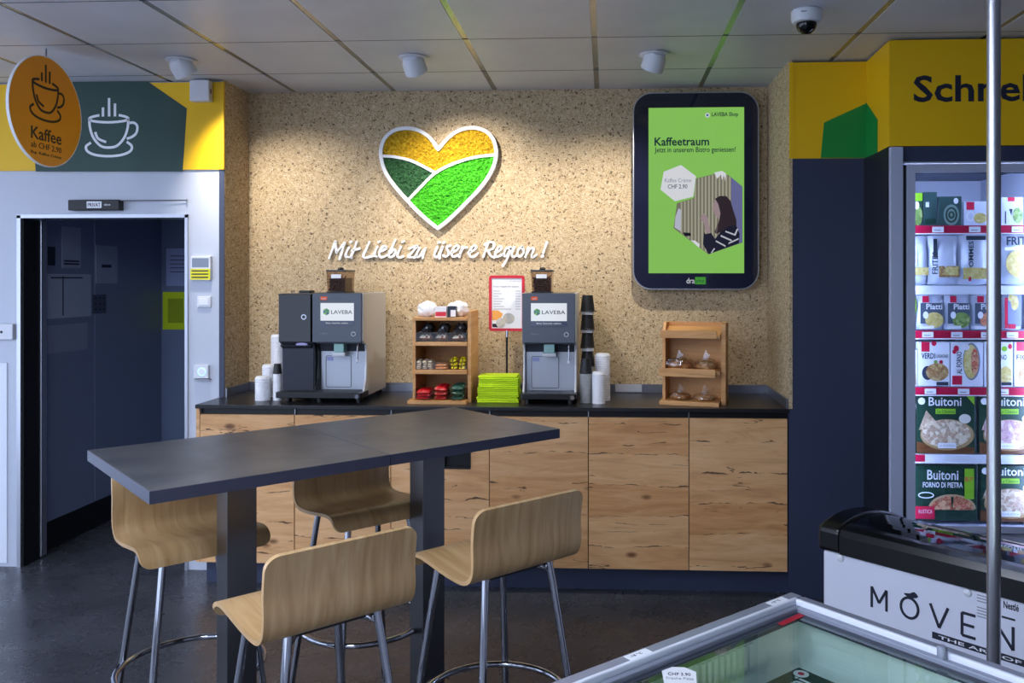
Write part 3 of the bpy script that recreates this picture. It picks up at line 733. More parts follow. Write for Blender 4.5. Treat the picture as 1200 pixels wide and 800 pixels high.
# ------------------------------------------------------------------ digital display
YQ = YB-.07
def em(name, c, s=.75): return mat('screen_'+name, '#060606', .12, emit=s, ecol=c, coat=.3)
t = thing('digital_display', 'tall rounded digital display advertising coffee on the wall', 'display', (0, 0, 0))
def q(u, v): return atY(u, v, YQ)
(x0, z1), (x1, z0) = q(742.5, 109.5), q(888.5, 338.5)
M_BEZ = mat('display_bezel', '#171a30', .07, coat=.5)
MB().prism(rrect(x0, x1, z0, z1, .105, 8), 'y', YQ, YB-.002).build('housing', M_BEZ, t)
MB().ribbon(rrect(x0-.001, x1+.001, z0-.001, z1+.001, .105, 8), .006, 'y', YQ-.003, YQ+.02, closed=True).build('edge_trim', M_ALU, t)
(x0, z1), (x1, z0) = q(760, 126.5), q(872, 320)
B('screen', em('green', '#8fd060', .78), t, x0, x1, YQ-.001, YQ, z0, z1); sc = t.children[-1]
YQ1 = YQ-.0012
SC = [o for o in t.children if o.name.startswith('screen')][0]
def pic(pts, m, dy, nm='picture'):
    return MB().prism([q(750+x*.15, 190+y*.15) for x, y in pts], 'y', YQ1-dy-.0003, YQ1-dy).build(nm, m, SC)
hexa = [(436, 128), (600, 86), (690, 100), (800, 190), (800, 628), (535, 720), (262, 515), (288, 320), (420, 280)]
pic(hexa, em('slats', '#8e8c79', .6), 0)
# slats clipped to the hexagon
def clipx(x):
    ys = []
    for (ax, ay), (bx_, by_) in zip(hexa, hexa[1:]+hexa[:1]):
        if (ax <= x < bx_) or (bx_ <= x < ax): ys.append(ay+(by_-ay)*(x-ax)/(bx_-ax))
    return min(ys), max(ys)
for k in range(15):
    x = 318+k*27
    if x < 700:
        a, b = clipx(x); c_, d = clipx(x+11)
        pic([(x, a+4), (x+11, c_+4), (x+11, d-4), (x, b-4)], em('slat_light', '#c9c4ae', .6), .0004, 'slat')
a, b = clipx(712); pic([(712, a), (800, 192), (800, 626), (712, b-3)], em('violet', '#7b7fb4', .6), .0005)
pic([(276, 430), (300, 360), (322, 372), (318, 540), (270, 510)], em('pale', '#d8dcf0', .6), .0005)
pic([(335, 548), (395, 552), (398, 575), (350, 578)], em('black', '#1c1d2b', .6), .0005)
pic([(395, 610), (430, 612), (466, 640), (462, 668)], em('white', '#f2f4fa', .7), .0006)
pic([(580, 80), (640, 68), (672, 88), (664, 150), (655, 100), (640, 140), (632, 98), (600, 130)], em('white', '#f2f4fa', .7), .0006)
pic([(585, 290), (568, 345), (566, 372), (580, 384), (578, 404), (592, 420), (606, 438), (640, 420), (630, 300)], em('skin', '#b9a2a6', .6), .0007)
pic([(486, 405), (470, 440), (500, 480), (516, 555), (552, 548), (534, 470), (532, 440), (505, 400)], em('skin', '#b9a2a6', .6), .0007)
pic([(500, 545), (512, 562), (556, 552), (585, 600), (640, 530), (700, 486), (750, 490), (778, 560), (772, 634), (535, 718), (492, 640)], em('sweater', '#23243a', .6), .0008)
for P in ([(590, 620), (668, 662), (668, 650), (594, 610)], [(628, 580), (715, 618), (716, 606), (632, 568)], [(665, 545), (745, 575), (768, 520), (756, 520), (738, 560), (668, 535)], [(690, 640), (770, 604), (770, 592), (692, 628)], [(552, 708), (578, 670), (586, 676), (562, 708)]):
    pic(P, em('stripe', '#dfe1ee', .6), .0011)
pic([(586, 285), (622, 264), (672, 264), (706, 300), (726, 370), (752, 450), (754, 492), (690, 500), (640, 540), (600, 560), (580, 545), (612, 480), (628, 400), (612, 330)], em('hair', '#3a2f36', .6), .0013)
pic([(612, 470), (600, 555), (588, 540), (602, 480)], em('hair_light', '#7a6a6c', .6), .0015)
pic([(320, 22), (437, 110), (415, 270), (272, 305), (160, 215), (185, 75)], em('white', '#f2f4fa', .7), .0016)
def st(s, u0, v0, u1, v1, m, bold=0, dy=0):
    (a, d), (b, c_) = q(u0, v0), q(u1, v1); return txt('lettering', s, SC, m, a, b, c_, d, YQ1-dy, .0004, bold)
M_ST = em('text_dark', '#163040', .6); M_SG = em('text_grey', '#8d93a8', .7); M_SW = em('white', '#f2f4fa', .7)
st('Kaffeetraum', 767, 161, 831, 170.5, M_ST, .02); st('Jetzt in unserem Bistro geniessen!', 767, 172.5, 862, 179.8, M_ST, .012)
st('LAVEBA Shop', 834, 131.5, 865, 137.5, M_ST, .02)
st('Kaffee Crème', 779, 209, 810, 213.5, M_SG, 0, .0021); st('CHF 2.90', 782.5, 216, 805.5, 221, em('text_mid', '#5a5f74', .7), .01, .0021)
MB().prism([(q(829, 135)[0]+.014*math.cos(k*PI/3+.5), q(829, 135)[1]+.014*math.sin(k*PI/3+.5)) for k in range(6)], 'y', YQ1-.0004, YQ1).build('logo', M_SW, SC)
MB().prism([(q(829, 135)[0]+.008*math.cos(k*PI/3+.5), q(829, 135)[1]+.008*math.sin(k*PI/3+.5)) for k in range(6)], 'y', YQ1-.0008, YQ1-.0004).build('logo', em('logo_blue', '#3d7fae', .6), SC)
(a, d), (b, c_) = q(804.5, 325.5), q(814, 332); txt('lettering', 'dra', t, em('white', '#f2f4fa', .7), a, b, c_, d, YQ, .0006)
(a, d), (b, c_) = q(814.5, 324.5), q(827, 333); B('logo_patch', em('logo_green', '#4fae3c', .6), t, a, b, YQ-.0006, YQ, c_, d)
txt('lettering', 'play', t, M_ST, a+.008, b-.008, c_+.008, d-.012, YQ-.0006, .0004)

# ================================================================== things on the counter
ZK = ZT
M_SILV = mat('silver_grey_shell', '#c3c4c6', .38, .2)
M_PANEL = mat('graphite_front', '#4b525e', .28)
M_RECESS = mat('steel_recess', '#aeb2bb', .32, .35)
def hexlogo(x, y, z, r, parent):
    cols = ['#2f7f45', '#55a646', '#2b6f80', '#7cba4a', '#2c5d6e', '#45985a']
    for k in range(6):
        a0, a1 = k*PI/3+PI/6, (k+1)*PI/3+PI/6
        MB().prism([(x, z), (x+r*math.cos(a0), z+r*math.sin(a0)), (x+r*math.cos(a1), z+r*math.sin(a1))], 'y', y-.0004, y).build('logo', em('hex%d' % k, cols[k], .7), parent)
def coffee_machine(label, x, y, rz, wd, cooler):
    t = thing('coffee_machine', label, 'coffee machine', (x, y, ZK), rz, 'touch screen coffee machines on the worktop'); h = .589; dp = .43; b = .325
    # local: left front corner of the main unit at (0,0), x to the right, y to the back
    prf = [(.0, .589), (.0, .33), (.012, .318), (.05, .312), (.062, .28), (.062, .2), (.052, .12), (.02, .065), (.02, .03), (dp, .03), (dp, .56), (dp-.03, .589)]
    MB().prism(prf, 'x', wd-.012, wd).build('side_shell', M_SILV, t, bevel=.004)
    MB().prism(prf, 'x', 0, .012).build('side_shell', M_SILV if not cooler else M_BLACK, t, bevel=.004)
    B('body', M_DGREY, t, .012, wd-.012, .1, dp-.002, .035, .586, bevel=.003)
    B('top_cover', M_DGREY, t, .014, wd-.014, .01, .099, .318, .586)
    fp = B('front_panel', M_PANEL, t, .002, wd-.006, -.014, .004, b, h-.002, bevel=.003)
    sx0, sx1, sz0, sz1 = wd*.17, wd*.83, .415, .535
    scr = B('screen', em('white_soft', '#e9eef4', .85), fp, sx0, sx1, -.0155, -.0142, sz0+.026, sz1)
    B('status_bar', em('navy', '#23305a', .6), fp, sx0, sx1, -.0155, -.0142, sz0, sz0+.026)
    txt('lettering', 'LAVEBA', scr, em('text_slate', '#3c4654', .5), sx0+.058, sx1-.008, sz0+.062, sz0+.082, -.0156, .0003, .012)
    hexlogo(sx0+.032, -.0156, sz0+.073, .019, scr)
    txt('lettering', 'Bitte Getränk wählen', fp, em('white', '#f2f4fa', .7), sx0+.03, sx1-.03, sz0+.01, sz0+.017, -.0156, .0003)
    MB().prism(rrect(sx0, sx0+.036, .55, .57, .006), 'y', -.0152, -.0142).build('badge', mat('orange_badge', '#e2561c', .4), fp)
    txt('lettering', 'wmf', fp, M_PRINTW, sx0+.008, sx0+.028, .555, .564, -.0153, .0003)
    txt('lettering', '1300 S', fp, M_PRINTG, sx0-.002, sx0+.04, .368, .375, -.0142, .0004)
    MB().ribbon(ell(wd*.82, .37, .011, .011, 20), .002, 'y', -.0148, -.0142, closed=True).build('power_mark', M_PRINTW, fp)
    rc_ = B('recess_plate', M_RECESS, t, .014, wd-.014, .085, .099, .062, .317)
    MB().ribbon(rrect(wd*.15, wd*.66, .075, .245, .008), .003, 'y', .0835, .085, closed=True).build('service_flap', M_DGREY, rc_)
    B('sticker', mat('pale_violet_sticker', '#8f93c0', .5), rc_, wd*.17, wd*.3, .0838, .085, .218, .24)
    MB().prism([(.0, .318), (.06, .312), (.082, .27), (.084, .317)], 'x', .014, wd-.014).build('hood', M_DGREY, t)
    sp = MB().box(wd*.4, wd*.6, .01, .07, .268, .318).build('spout', mat('teal_glass', '#7fa9a2', .12), t, bevel=.004)
    MB().box(wd*.37, wd*.63, .005, .072, .25, .27).build('nozzle', M_SILV, sp, bevel=.003)
    w_ = MB().tube(spline([(wd*.86, .03, .316), (wd*.86, .022, .28), (wd*.86, .02, .225)], 4), .004, 8).build('steam_wand', M_CHROME, t, smooth=True)
    MB().lathe([(.0, -.01), (.007, -.006), (.007, .006), (0, .01)], (wd*.86, .02, .222), 10).build('wand_tip', M_PRINTW, w_, smooth=True)
    x0 = -.19 if cooler else -.004
    tr = MB().prism(rrect(x0, wd+.004, -.045, .09, .012), 'z', .03, .06).build('drip_tray', M_BLACK, t, bevel=.003)
    gr = MB()
    for k in range(int((wd-.03)/.011)): gr.box(.015+k*.011, .015+k*.011+.005, -.035, .08, .06, .063)
    gr.build('grille', M_DGREY, tr)
    MB().cyl((wd-.02, -.046, .042), (wd-.02, -.052, .042), .012).build('tray_knob', M_CHROME, tr)
    for fx in (.03, wd-.03):
        for fy in (.03, dp-.04): MB().cyl((fx, fy, 0), (fx, fy, .03), .018).build('foot', M_BLACK, t)
    hp_ = MB().box(wd*.14, wd*.52, .1, .26, h-.002, h+.006).build('hopper_collar', M_BLACK, t)
    MB().prism([(wd*.15, h+.006), (wd*.51, h+.006), (wd*.53, h+.115), (wd*.13, h+.115)], 'y', .105, .255).build('bean_hopper', m_glass('smoked_acrylic', '#d8ccc2', .0, .05, 1.15), t)
    bn = MB()
    for k in range(150):
        p = Vector((random.uniform(wd*.165, wd*.495), random.choice((.112, .112, .12, .135, random.uniform(.112, .24))), h+.012+random.random()*.075))
        q_ = Matrix.Rotation(random.random()*3, 3, 'Y') @ Matrix.Rotation(random.random()*3, 3, 'Z') @ Matrix.Diagonal((.007, .0048, .004))
        bn.lathe([(.0, -1), (.75, -.6), (1, 0), (.75, .6), (0, 1)], p, 6, M=q_)
    bb = bn.build('coffee_beans', mat('coffee_bean', '#4a2a1c', .4), t); bb['kind'] = 'stuff'
    B('bean_core', mat('coffee_bean', '#4a2a1c', .4), bb, wd*.18, wd*.49, .12, .24, h+.008, h+.08)
    MB().box(wd*.12, wd*.54, .1, .26, h+.115, h+.124).build('hopper_lid', M_DGREY, t, bevel=.003)
    MB().lathe([(.016, 0), (.018, .006), (.012, .014), (0, .016)], (wd*.33, .18, h+.124), 16).build('lid_knob', M_BLACK, t, smooth=True)
    B('hopper_label', M_PAPER, t, wd*.23, wd*.43, .1005, .1025, h+.078, h+.1)
    if cooler:
        cw = .186
        cp = [(0.004, .585), (.004, .32), (.03, .305), (.042, .27), (.042, .03), (dp-.05, .03), (dp-.05, .585)]
        c_ = MB().prism(cp, 'x', -cw, -.004).build('milk_cooler', M_DGREY, t, bevel=.004)
        B('cooler_door', M_GLOSSB, c_, -cw+.002, -.006, -.014, .004, .325, .583, bevel=.003)
        MB().prism([(-.012, .305), (.0, .31), (.028, .3), (.02, .29)], 'x', -cw+.01, -.012).build('grip_hood', M_DGREY, c_)
        MB().prism(ell(-cw/2+.03, .312, .03, .009, 20), 'y', -.004, .01).build('night_light', em('violet_glow', '#8f8fd8', .7), c_)
        B('cooler_base', mat('cooler_blue_black', '#191d2c', .35), c_, -cw+.006, -.01, .034, .042, .065, .29)
        MB().ribbon(ell(-.045, .46, .012, .012, 20), .004, 'y', -.0155, -.014, closed=True).build('lock_ring', M_CHROME, c_)
        MB().prism(rrect(-cw+.06, -.06, .12, .19, .006), 'z', .585, .6).build('hinge_cap', M_BLACK, c_)
        for fy in (.06, dp-.09): MB().cyl((-cw+.03, fy, 0), (-cw+.03, fy, .03), .016).build('foot', M_BLACK, t)
    return t
coffee_machine('wide coffee machine with glossy black milk cooler at the left of the worktop', X(366, 4.42), 4.43, -.02, .275, True)
coffee_machine('coffee machine without cooler, between the red framed menu and the cups', X(611.5, 4.43), 4.44, -.005, .288, False)

# ---- wooden display racks
def pillow(w_, d_, h_, seed, n=6):
    """crumpled little bag or sachet"""
    rnd = random.Random(seed); mb = MB(); vs = []
    for s in (1, -1):
        for i in range(n+1):
            for j in range(n+1):
                a, b = i/n*2-1, j/n*2-1; k = (1-a**4)*(1-b**4)
                vs.append((a*w_/2*(1-.04*b*b), b*d_/2*(1-.04*a*a), s*(h_/2*k*(.8+.5*rnd.random())+.0004)+h_/2))
    o = (n+1)**2; w1 = n+1; fs = []
    for i in range(n):
        for j in range(n):
            a = i*w1+j; fs += [(a, a+w1, a+w1+1, a+1), (o+a, o+a+1, o+a+w1+1, o+a+w1)]
    for i in range(n):
        for a, b in ((i, i+1), (n*w1+i, n*w1+i+1), (i*w1, (i+1)*w1), (i*w1+n, (i+1)*w1+n)): fs.append((a, b, o+b, o+a))
    return mb.add(vs, fs)
def place(me, name, loc, rot, label, cat, group=None, mt=None):
    o = bpy.data.objects.new(name, me); C.objects.link(o); o.location = loc; o.rotation_euler = rot
    return tag(o, label, cat, group)
# left rack
YR = 4.47; rx0, rx1 = X(487, YR), X(548, YR); rw = rx1-rx0
t = thing('display_rack', 'three tier oak rack of sachets beside the wide coffee machine', 'rack', (rx0, YR, ZK))
MB().prism([(.0, .0), (.26, 0), (.26, .49), (.0, .49)], 'x', rw, rw+.018).build('side_board', M_RACK, t)
MB().prism([(.0, .0), (.26, 0), (.26, .44), (.0, .44)], 'x', -.016, 0).build('side_board', M_RACK, t)
B('back_board', M_RACK, t, 0, rw, .245, .258, .02, .455)
SH = [(-.06, .0, .018), (-.025, .155, .022), (.0, .31, .02), (.0, .425, .02)]
B('shelf', M_RACK, t, -.03, rw+.002, SH[0][0], .245, 0, .018, bevel=.001)
B('shelf', M_RACK, t, -.012, rw-.001, SH[1][0], .245, .155, .177, bevel=.001)
B('shelf', M_RACK, t, -.006, rw-.001, -.012, .245, .305, .325, bevel=.001)
B('top_board', M_RACK, t, -.016, rw-.001, -.005, .258, .44, .456, bevel=.001)
for i, (y, z) in enumerate(((-.05, .018), (-.015, .177), (-.004, .325))):
    B('acrylic_front', M_ACRYL, t, 0, rw-.004, y, y+.003, z, z+.052)
    for k in range(4): B('acrylic_divider', M_ACRYL, t, .002+k*(rw-.01)/3, .004+k*(rw-.01)/3, y+.003, .22, z, z+.06)
rnd = random.Random(3)
bw = (rw-.01)/3
def stack(bin0, nb, cols, rows, layers, y0, dy, z, me, hgt_, name, label, cat, group, tilt=.12):
    wd_ = bw*nb/cols
    for l in range(layers):
        for r in range(rows):
            for c_ in range(cols):
                place(me if not isinstance(me, list) else me[(l+r+c_) % len(me)], name, (rx0+.003+bin0*bw+wd_*(c_+.5)+rnd.uniform(-.002, .002), YR+y0+dy*r+rnd.uniform(-.002, .002), ZK+z+.004+hgt_*l), (tilt+rnd.uniform(-.05, .05), rnd.uniform(-.06, .06), rnd.uniform(-.1, .1)), label, cat, group)
def pmesh(k, a, b, c, sd, col, col2=None, share=.3):
    mb = pillow(a, b, c, sd)
    if col2:
        r2 = random.Random(sd); mb.m = [1 if r2.random() < share else 0 for _ in mb.m]
    return mb.mesh('sachet', [mat('sachet_'+k, col, .35)]+([mat('sachet_mark_'+k, col2, .4)] if col2 else []))
stack(0, 1, 1, 2, 3, -.01, .075, .018, pmesh('red', .072, .066, .016, 1, '#c81a22'), .0165, 'tea_sachet', 'plain red sachet in the left bin of the lowest tier', 'sachet', 'red sachets in the left lowest bin')
stack(1, 1, 1, 2, 3, -.005, .075, .018, pmesh('red2', .066, .066, .02, 2, '#b5121c', '#e2a58a', .12), .024, 'tea_sachet', 'red sachet with pale marks in the middle bin of the lowest tier', 'sachet', 'red sachets in the middle lowest bin', .2)
stack(2, 1, 1, 2, 3, -.005, .075, .018, pmesh('green', .066, .066, .022, 3, '#1d4a3c', '#7fb79a', .12), .026, 'tea_sachet', 'dark green sachet in the right bin of the lowest tier', 'sachet', 'green sachets in the lowest bin', .2)
stack(0, 1, 3, 1, 4, .03, .07, .177, pmesh('beige', .024, .07, .011, 4, '#d8c6b2'), .0115, 'sugar_stick', 'beige sugar stick in the left bin of the middle tier', 'sugar stick', 'beige sugar sticks', .15)
stack(1, 1, 1, 1, 2, .03, .07, .177, pmesh('orange', .07, .06, .014, 5, '#d9802c', '#e8c8a0', .2), .0145, 'snack_sachet', 'orange sachet in the middle bin of the middle tier', 'sachet', 'orange sachets', .15)
stack(2, 1, 2, 1, 3, .03, .07, .177, pmesh('yellow', .036, .055, .019, 6, '#e0cc16', '#1a180a', .28), .0195, 'sweetener_sachet', 'yellow and black sachet in the right bin of the middle tier', 'sachet', 'yellow and black sachets', .25)
stack(0, 3, 3, 1, 1, .04, .06, .33, pmesh('brown', .07, .05, .03, 8, '#7a4522', '#d8d2cc', .25), .03, 'biscuit_pack', 'brown biscuit pack in the front row of the upper tier', 'biscuit pack', 'brown biscuit packs on the upper tier')
stack(0, 3, 3, 1, 2, .108, .06, .33, pmesh('black', .07, .055, .042, 7, '#141316', '#3a3a40', .15), .043, 'chocolate_pouch', 'black pouch in the back row of the upper tier', 'pouch', 'black pouches on the upper tier')
stack(0, 3, 3, 1, 1, .04, .06, .362, pmesh('black2', .06, .05, .034, 17, '#18171b', '#cfd0d6', .1), .03, 'chocolate_pouch', 'dark pouch with pale marks on the biscuit packs of the upper tier', 'pouch', 'marked pouches on the upper tier')
def bag(name, sx, sy, sz, seed, m):
    rnd_ = random.Random(seed); mb = MB(); n, k = 30, 18
    vs = []
    for j in range(k+1):
        a = j/k*PI
        for i in range(n):
            b = 2*PI*i/n; p = Vector((math.sin(a)*math.cos(b), math.sin(a)*math.sin(b), -math.cos(a)))
            f = 1+.24*noise.noise(p*2.6+Vector((seed, 0, 0)))+.2*abs(noise.noise(p*6+Vector((0, seed, 0))))
            vs.append((p.x*f*sx/2, p.y*f*sy/2, max(p.z*f*sz/2, -sz*.42)+sz*.42))
    fs = [(j*n+i, j*n+(i+1) % n, (j+1)*n+(i+1) % n, (j+1)*n+i) for j in range(k) for i in range(n)]
    return mb.add(vs, fs).build(name, m, smooth=True)
MWB = mat('white_film', '#e3e4e8', .3)
o = bag('plastic_bag', .105, .09, .085, 2.0, MWB); o.location = (rx0+.045, YR+.09, ZK+.458); tag(o, 'crumpled white bag at the left on top of the sachet rack', 'bag')
o = bag('plastic_bag', .115, .09, .088, 5.0, MWB); o.location = (rx0+rw-.072, YR+.11, ZK+.458); tag(o, 'crumpled white bag at the right on top of the sachet rack', 'bag')
t2 = thing('small_carton', 'little white carton with a red patch on top of the sachet rack', 'carton', (rx0+.1, YR+.03, ZK+.456))
B('carton', M_PAPER, t2, 0, .062, 0, .03, 0, .058); B('red_patch', M_RED, t2, .002, .06, -.001, 0, .006, .03)
t2 = thing('small_carton', 'little dark and white carton on top of the sachet rack', 'carton', (rx0+.168, YR+.03, ZK+.456))
B('carton', M_PRINTD, t2, 0, .045, 0, .03, 0, .06); B('white_patch', M_PAPER, t2, .016, .044, -.001, 0, .004, .04)
# right rack
px_, pz_ = atY(772, 469.5, 4.44)
t = thing('display_rack', 'two tier oak rack of wrapped pastries at the right of the worktop', 'rack', (X(779, 4.5), 4.5, ZK), -.24); rw2 = .295
MR = M_RACK
MB().prism([(.02, .0), (.16, 0), (.16, .43), (.02, .43)], 'x', rw2, rw2+.024).build('side_board', MR, t, bevel=.001)
MB().prism([(.02, .0), (.16, 0), (.16, .43), (.06, .43), (.02, .39)], 'x', -.016, 0).build('side_board', MR, t, bevel=.001)
B('back_board', M_RACK, t, 0, rw2, .145, .16, .0, .43)
MB().prism([(-.03, .352), (-.018, .352), (.146, .395), (.146, .407), (-.03, .364)], 'x', .0, rw2-.002).build('top_board', MR, t)
B('top_lip', MR, t, -.016, rw2-.016, -.045, -.03, .352, .392, bevel=.001)
B('shelf', MR, t, .0, rw2-.001, -.03, .145, .165, .18); B('shelf_lip', MR, t, -.022, rw2-.022, -.052, -.03, .15, .192, bevel=.001)
B('shelf', MR, t, -.02, rw2-.004, -.055, .145, 0, .02, bevel=.001)
MP = [m_print('pastry_a', [(0, '#6a3c1a'), (.5, '#a56a34'), (1, '#d9ad73')], 60), m_print('pastry_b', [(0, '#8a5526'), (.5, '#c08a50'), (1, '#e2c79c')], 60)]
MW = m_glass('cellophane', '#f4f4f4', .1, .12)
Rm = Matrix.Rotation(-.24, 3, 'Z'); O2 = Vector((X(779, 4.5), 4.5, ZK))
for i, (x, y, z, sx, sz, lab) in enumerate(((.075, .045, .182, .118, .05, 'dark wrapped pastry at the left on the upper tier of the right rack'), (.215, .045, .182, .098, .05, 'pale wrapped pastry at the right on the upper tier of the right rack'), (.08, .03, .022, .1, .034, 'wrapped pastry at the left on the lower tier of the right rack'), (.21, .03, .022, .1, .034, 'wrapped pastry at the right on the lower tier of the right rack'))):
    p = O2+Rm @ Vector((x, y, z)); t2 = thing('wrapped_pastry', lab, 'pastry', p, -.24, 'pastries in the right rack')
    o = bag('pastry', sx, .07, sz, 10+i, MP[i % 2]); o.parent = t2
    o = bag('wrapper', sx*1.15, .085, sz*1.35, 20+i*3, MW); o.parent = t2
    MB().prism([(-.012, -.004), (.014, -.004), (.03, .022), (.018, .03), (.006, .05), (-.002, .026)], 'y', -.001, .001).build('wrapper_end', MW, t2, loc=(-sx*.1, .0, sz*1.1))
# ---- napkins, menu stand
nx0 = X(559, 4.5); t = thing('napkin_stack', 'stack of folded neon green napkins left of the second coffee machine', 'napkins', (nx0+.115, 4.55, ZK))
for k in range(14):
    j = Matrix.Rotation(random.uniform(-.03, .03), 4, 'Z') @ Matrix.Translation((random.uniform(-.004, .004), random.uniform(-.003, .003), 0))
    MB().box(-.113+.0008*k, .113-.0004*k, -.075, .075, .0103*k, .0103*k+.0092).tf(j).build('napkin', M_NEON, t, bevel=.0035)
ym = 4.72; (x0, z1), (x1, z0) = atY(573.5, 323, ym), atY(614.5, 387.5, ym)
t = thing('menu_stand', 'red framed price list on a black pole behind the napkins', 'menu stand', ((x0+x1)/2, ym, ZK)); h = (x1-x0)/2; z0 -= ZK; z1 -= ZK
B('paper', M_PAPER, t, -h+.004, h-.004, -.002, .002, z0+.004, z1-.004)
MB().ribbon(rrect(-h+.006, h-.006, z0+.006, z1-.006, .008), .016, 'y', -.006, .006, closed=True).build('frame', M_RED, t)
MB().cyl((0, .0, .012), (0, .0, z0-.02), .006).build('pole', M_BLACK, t); MB().cyl((0, 0, z0-.035), (0, 0, z0+.002), .008).build('clamp', M_CHROME, t)
MB().lathe([(.07, 0), (.07, .006), (.06, .012), (0, .012)], n=28).build('foot_plate', M_BLACK, t)
txt('lettering', 'Frisch Aufgebrüht Gebäck', t, M_PRINTG, -h+.024, h-.03, z1-.068, z1-.056, -.002, .0005, .01)
txt('lettering', 'LAVEBA Shop', t, M_PRINTG, h-.085, h-.02, z1-.035, z1-.028, -.002, .0005)
for k in range(8):
    B('print_line', M_PRINTG, t, -h+.024, -h+.024+(.035, .045, .03, .06, .05, .04, .06, .1)[k], -.0026, -.002, z1-.088-.0145*k, z1-.085-.0145*k)
    B('print_line', M_PRINTG, t, h-.05, h-.022, -.0026, -.002, z1-.088-.0145*k, z1-.085-.0145*k)
MB().prism([(-h+.016, z0+.06), (-h+.06, z0+.06), (-h+.078, z0+.095), (-h+.05, z0+.115), (-h+.016, z0+.115)], 'y', -.0026, -.002).build('picture', mat('print_orange', '#e8a04c', .6), t)
MB().prism(ell(.01, z0+.07, .034, .03, 20), 'y', -.0028, -.002).build('picture', m_print('print_roll', [(0, '#8e8f9c'), (.5, '#b9b6ae'), (1, '#d9c58d')], 50), t)
MB().prism(ell(-.035, z0+.045, .026, .028, 20), 'y', -.003, -.002).build('picture', m_print('print_roll2', [(0, '#8e8f9c'), (.5, '#c9c6be'), (1, '#d9c58d')], 50), t)
B('picture', M_PRINTD, t, -h+.018, -h+.05, -.0026, -.002, z0+.02, z0+.04)
# ---- cups and lids
def cup_mesh(r0, r1, h, col, lid=False):
    mb = MB(); mb.lathe([(r1-.002, .002), (r1+.001, .0), (r1+.0015, .004), (r1-.0005, .006), (r0, h), (r0-.003, h), (0, h-.001)], n=20, mi=0); return mb
def band_mat(name, a, b): return mat(name, a, .5)
M_CUPB = mat('cup_black', '#1c1c1f', .5); M_CUPG = mat('cup_grey', '#9a9b9a', .55); M_CUPW = mat('cup_white', '#e6e7ec', .4)
mB = MB().lathe([(.040, 0), (.0415, .003), (.039, .006), (.029, .09), (.0, .09)], n=20).mesh('paper_cup', M_CUPB)
mG = MB().lathe([(.034, 0), (.0352, .003), (.0335, .005), (.0315, .03), (.0, .03)], n=20).mesh('paper_cup', M_CUPG)
mGw = MB().lathe([(.034, 0), (.0352, .003), (.0335, .005), (.0315, .03), (.0, .03)], n=20).mesh('paper_cup', M_CUPW)
cx, cy = X(686.5, 4.5), 4.52
for k in range(13): place(mG, 'paper_cup', (cx, cy, ZK+.0118*k), (0, 0, 0), 'grey paper cup in the nested column right of the second coffee machine', 'cup', 'nested grey cups')
zz = ZK+.155
o = place(mB, 'paper_cup', (cx, cy, zz), (0, 0, 0), 'lowest black cup, topping the nested grey column', 'cup', 'black paper cups'); o.scale = (.86, .86, .9)
cx2, cy2 = X(688.5, 4.62), 4.63
for k in range(14): place(mGw, 'paper_cup', (cx2, cy2, ZK+.0118*k), (0, 0, 0), 'pale paper cup in the nested column behind the grey cups', 'cup', 'nested pale cups')
zz = ZK+.184
labs = ['black cup just above the nested pale column', 'second black cup up in the tall column beside the coffee machine', 'third black cup up in the tall column beside the coffee machine', 'topmost black cup of the tall column beside the coffee machine']
for k in range(4):
    place(mB, 'paper_cup', (cx2, cy2, zz), (0, 0, 0), labs[k], 'cup', 'black paper cups')
    if k < 3: place(mGw, 'paper_cup', (cx2, cy2, zz+.084), (0, 0, 0), 'white rimmed cup between black cups, %s of three' % ('lowest', 'middle', 'highest')[k], 'cup', 'white cups between black cups').scale = (1.05, 1.05, .5)
    zz += .1 if k < 3 else 0
mLid = MB().lathe([(.043, 0), (.0435, .005), (.042, .007), (.0405, .012), (.037, .013), (.036, .018), (0, .018)], n=24).mesh('cup_lid', M_CUPW)
def lids(x, y, n, lab, grp, s=1.0, step=.0125):
    for k in range(n):
        o = place(mLid, 'cup_lid', (x, y, ZK+step*k), (0, 0, 0), lab if k < n-1 else lab.replace('white lid in', 'topmost white lid of'), 'lid', grp); o.scale = (s, s, 1)
lids(X(701.5, 4.5), 4.49, 13, 'white lid in the short stack beside the grey cups', 'short lid stack at the right', .82)
lids(X(706, 4.6), 4.61, 20, 'white lid in the tall stack beside the grey cups', 'tall lid stack at the right', 1.0)
lids(X(308, 4.52), 4.52, 10, 'white lid in the front stack left of the wide coffee machine', 'front lid stack at the left', .95)
lids(X(316, 4.66), 4.66, 14, 'white lid in the middle stack left of the wide coffee machine', 'middle lid stack at the left', .95)
lids(X(325.5, 4.78), 4.78, 27, 'white lid in the tall stack behind the milk cooler', 'tall lid stack at the left', .9)
cx3 = X(323.5, 4.5)
for k in range(11): place(mGw, 'paper_cup', (cx3, 4.52, ZK+.0125*k), (0, 0, 0), 'pale cup in the nested column beside the milk cooler', 'cup', 'nested pale cups at the left').scale = (.7, .7, 1)
place(mB, 'paper_cup', (cx3, 4.52, ZK+.145), (0, 0, 0), 'single black cup topping the pale column beside the milk cooler', 'cup').scale = (.6, .6, .6)
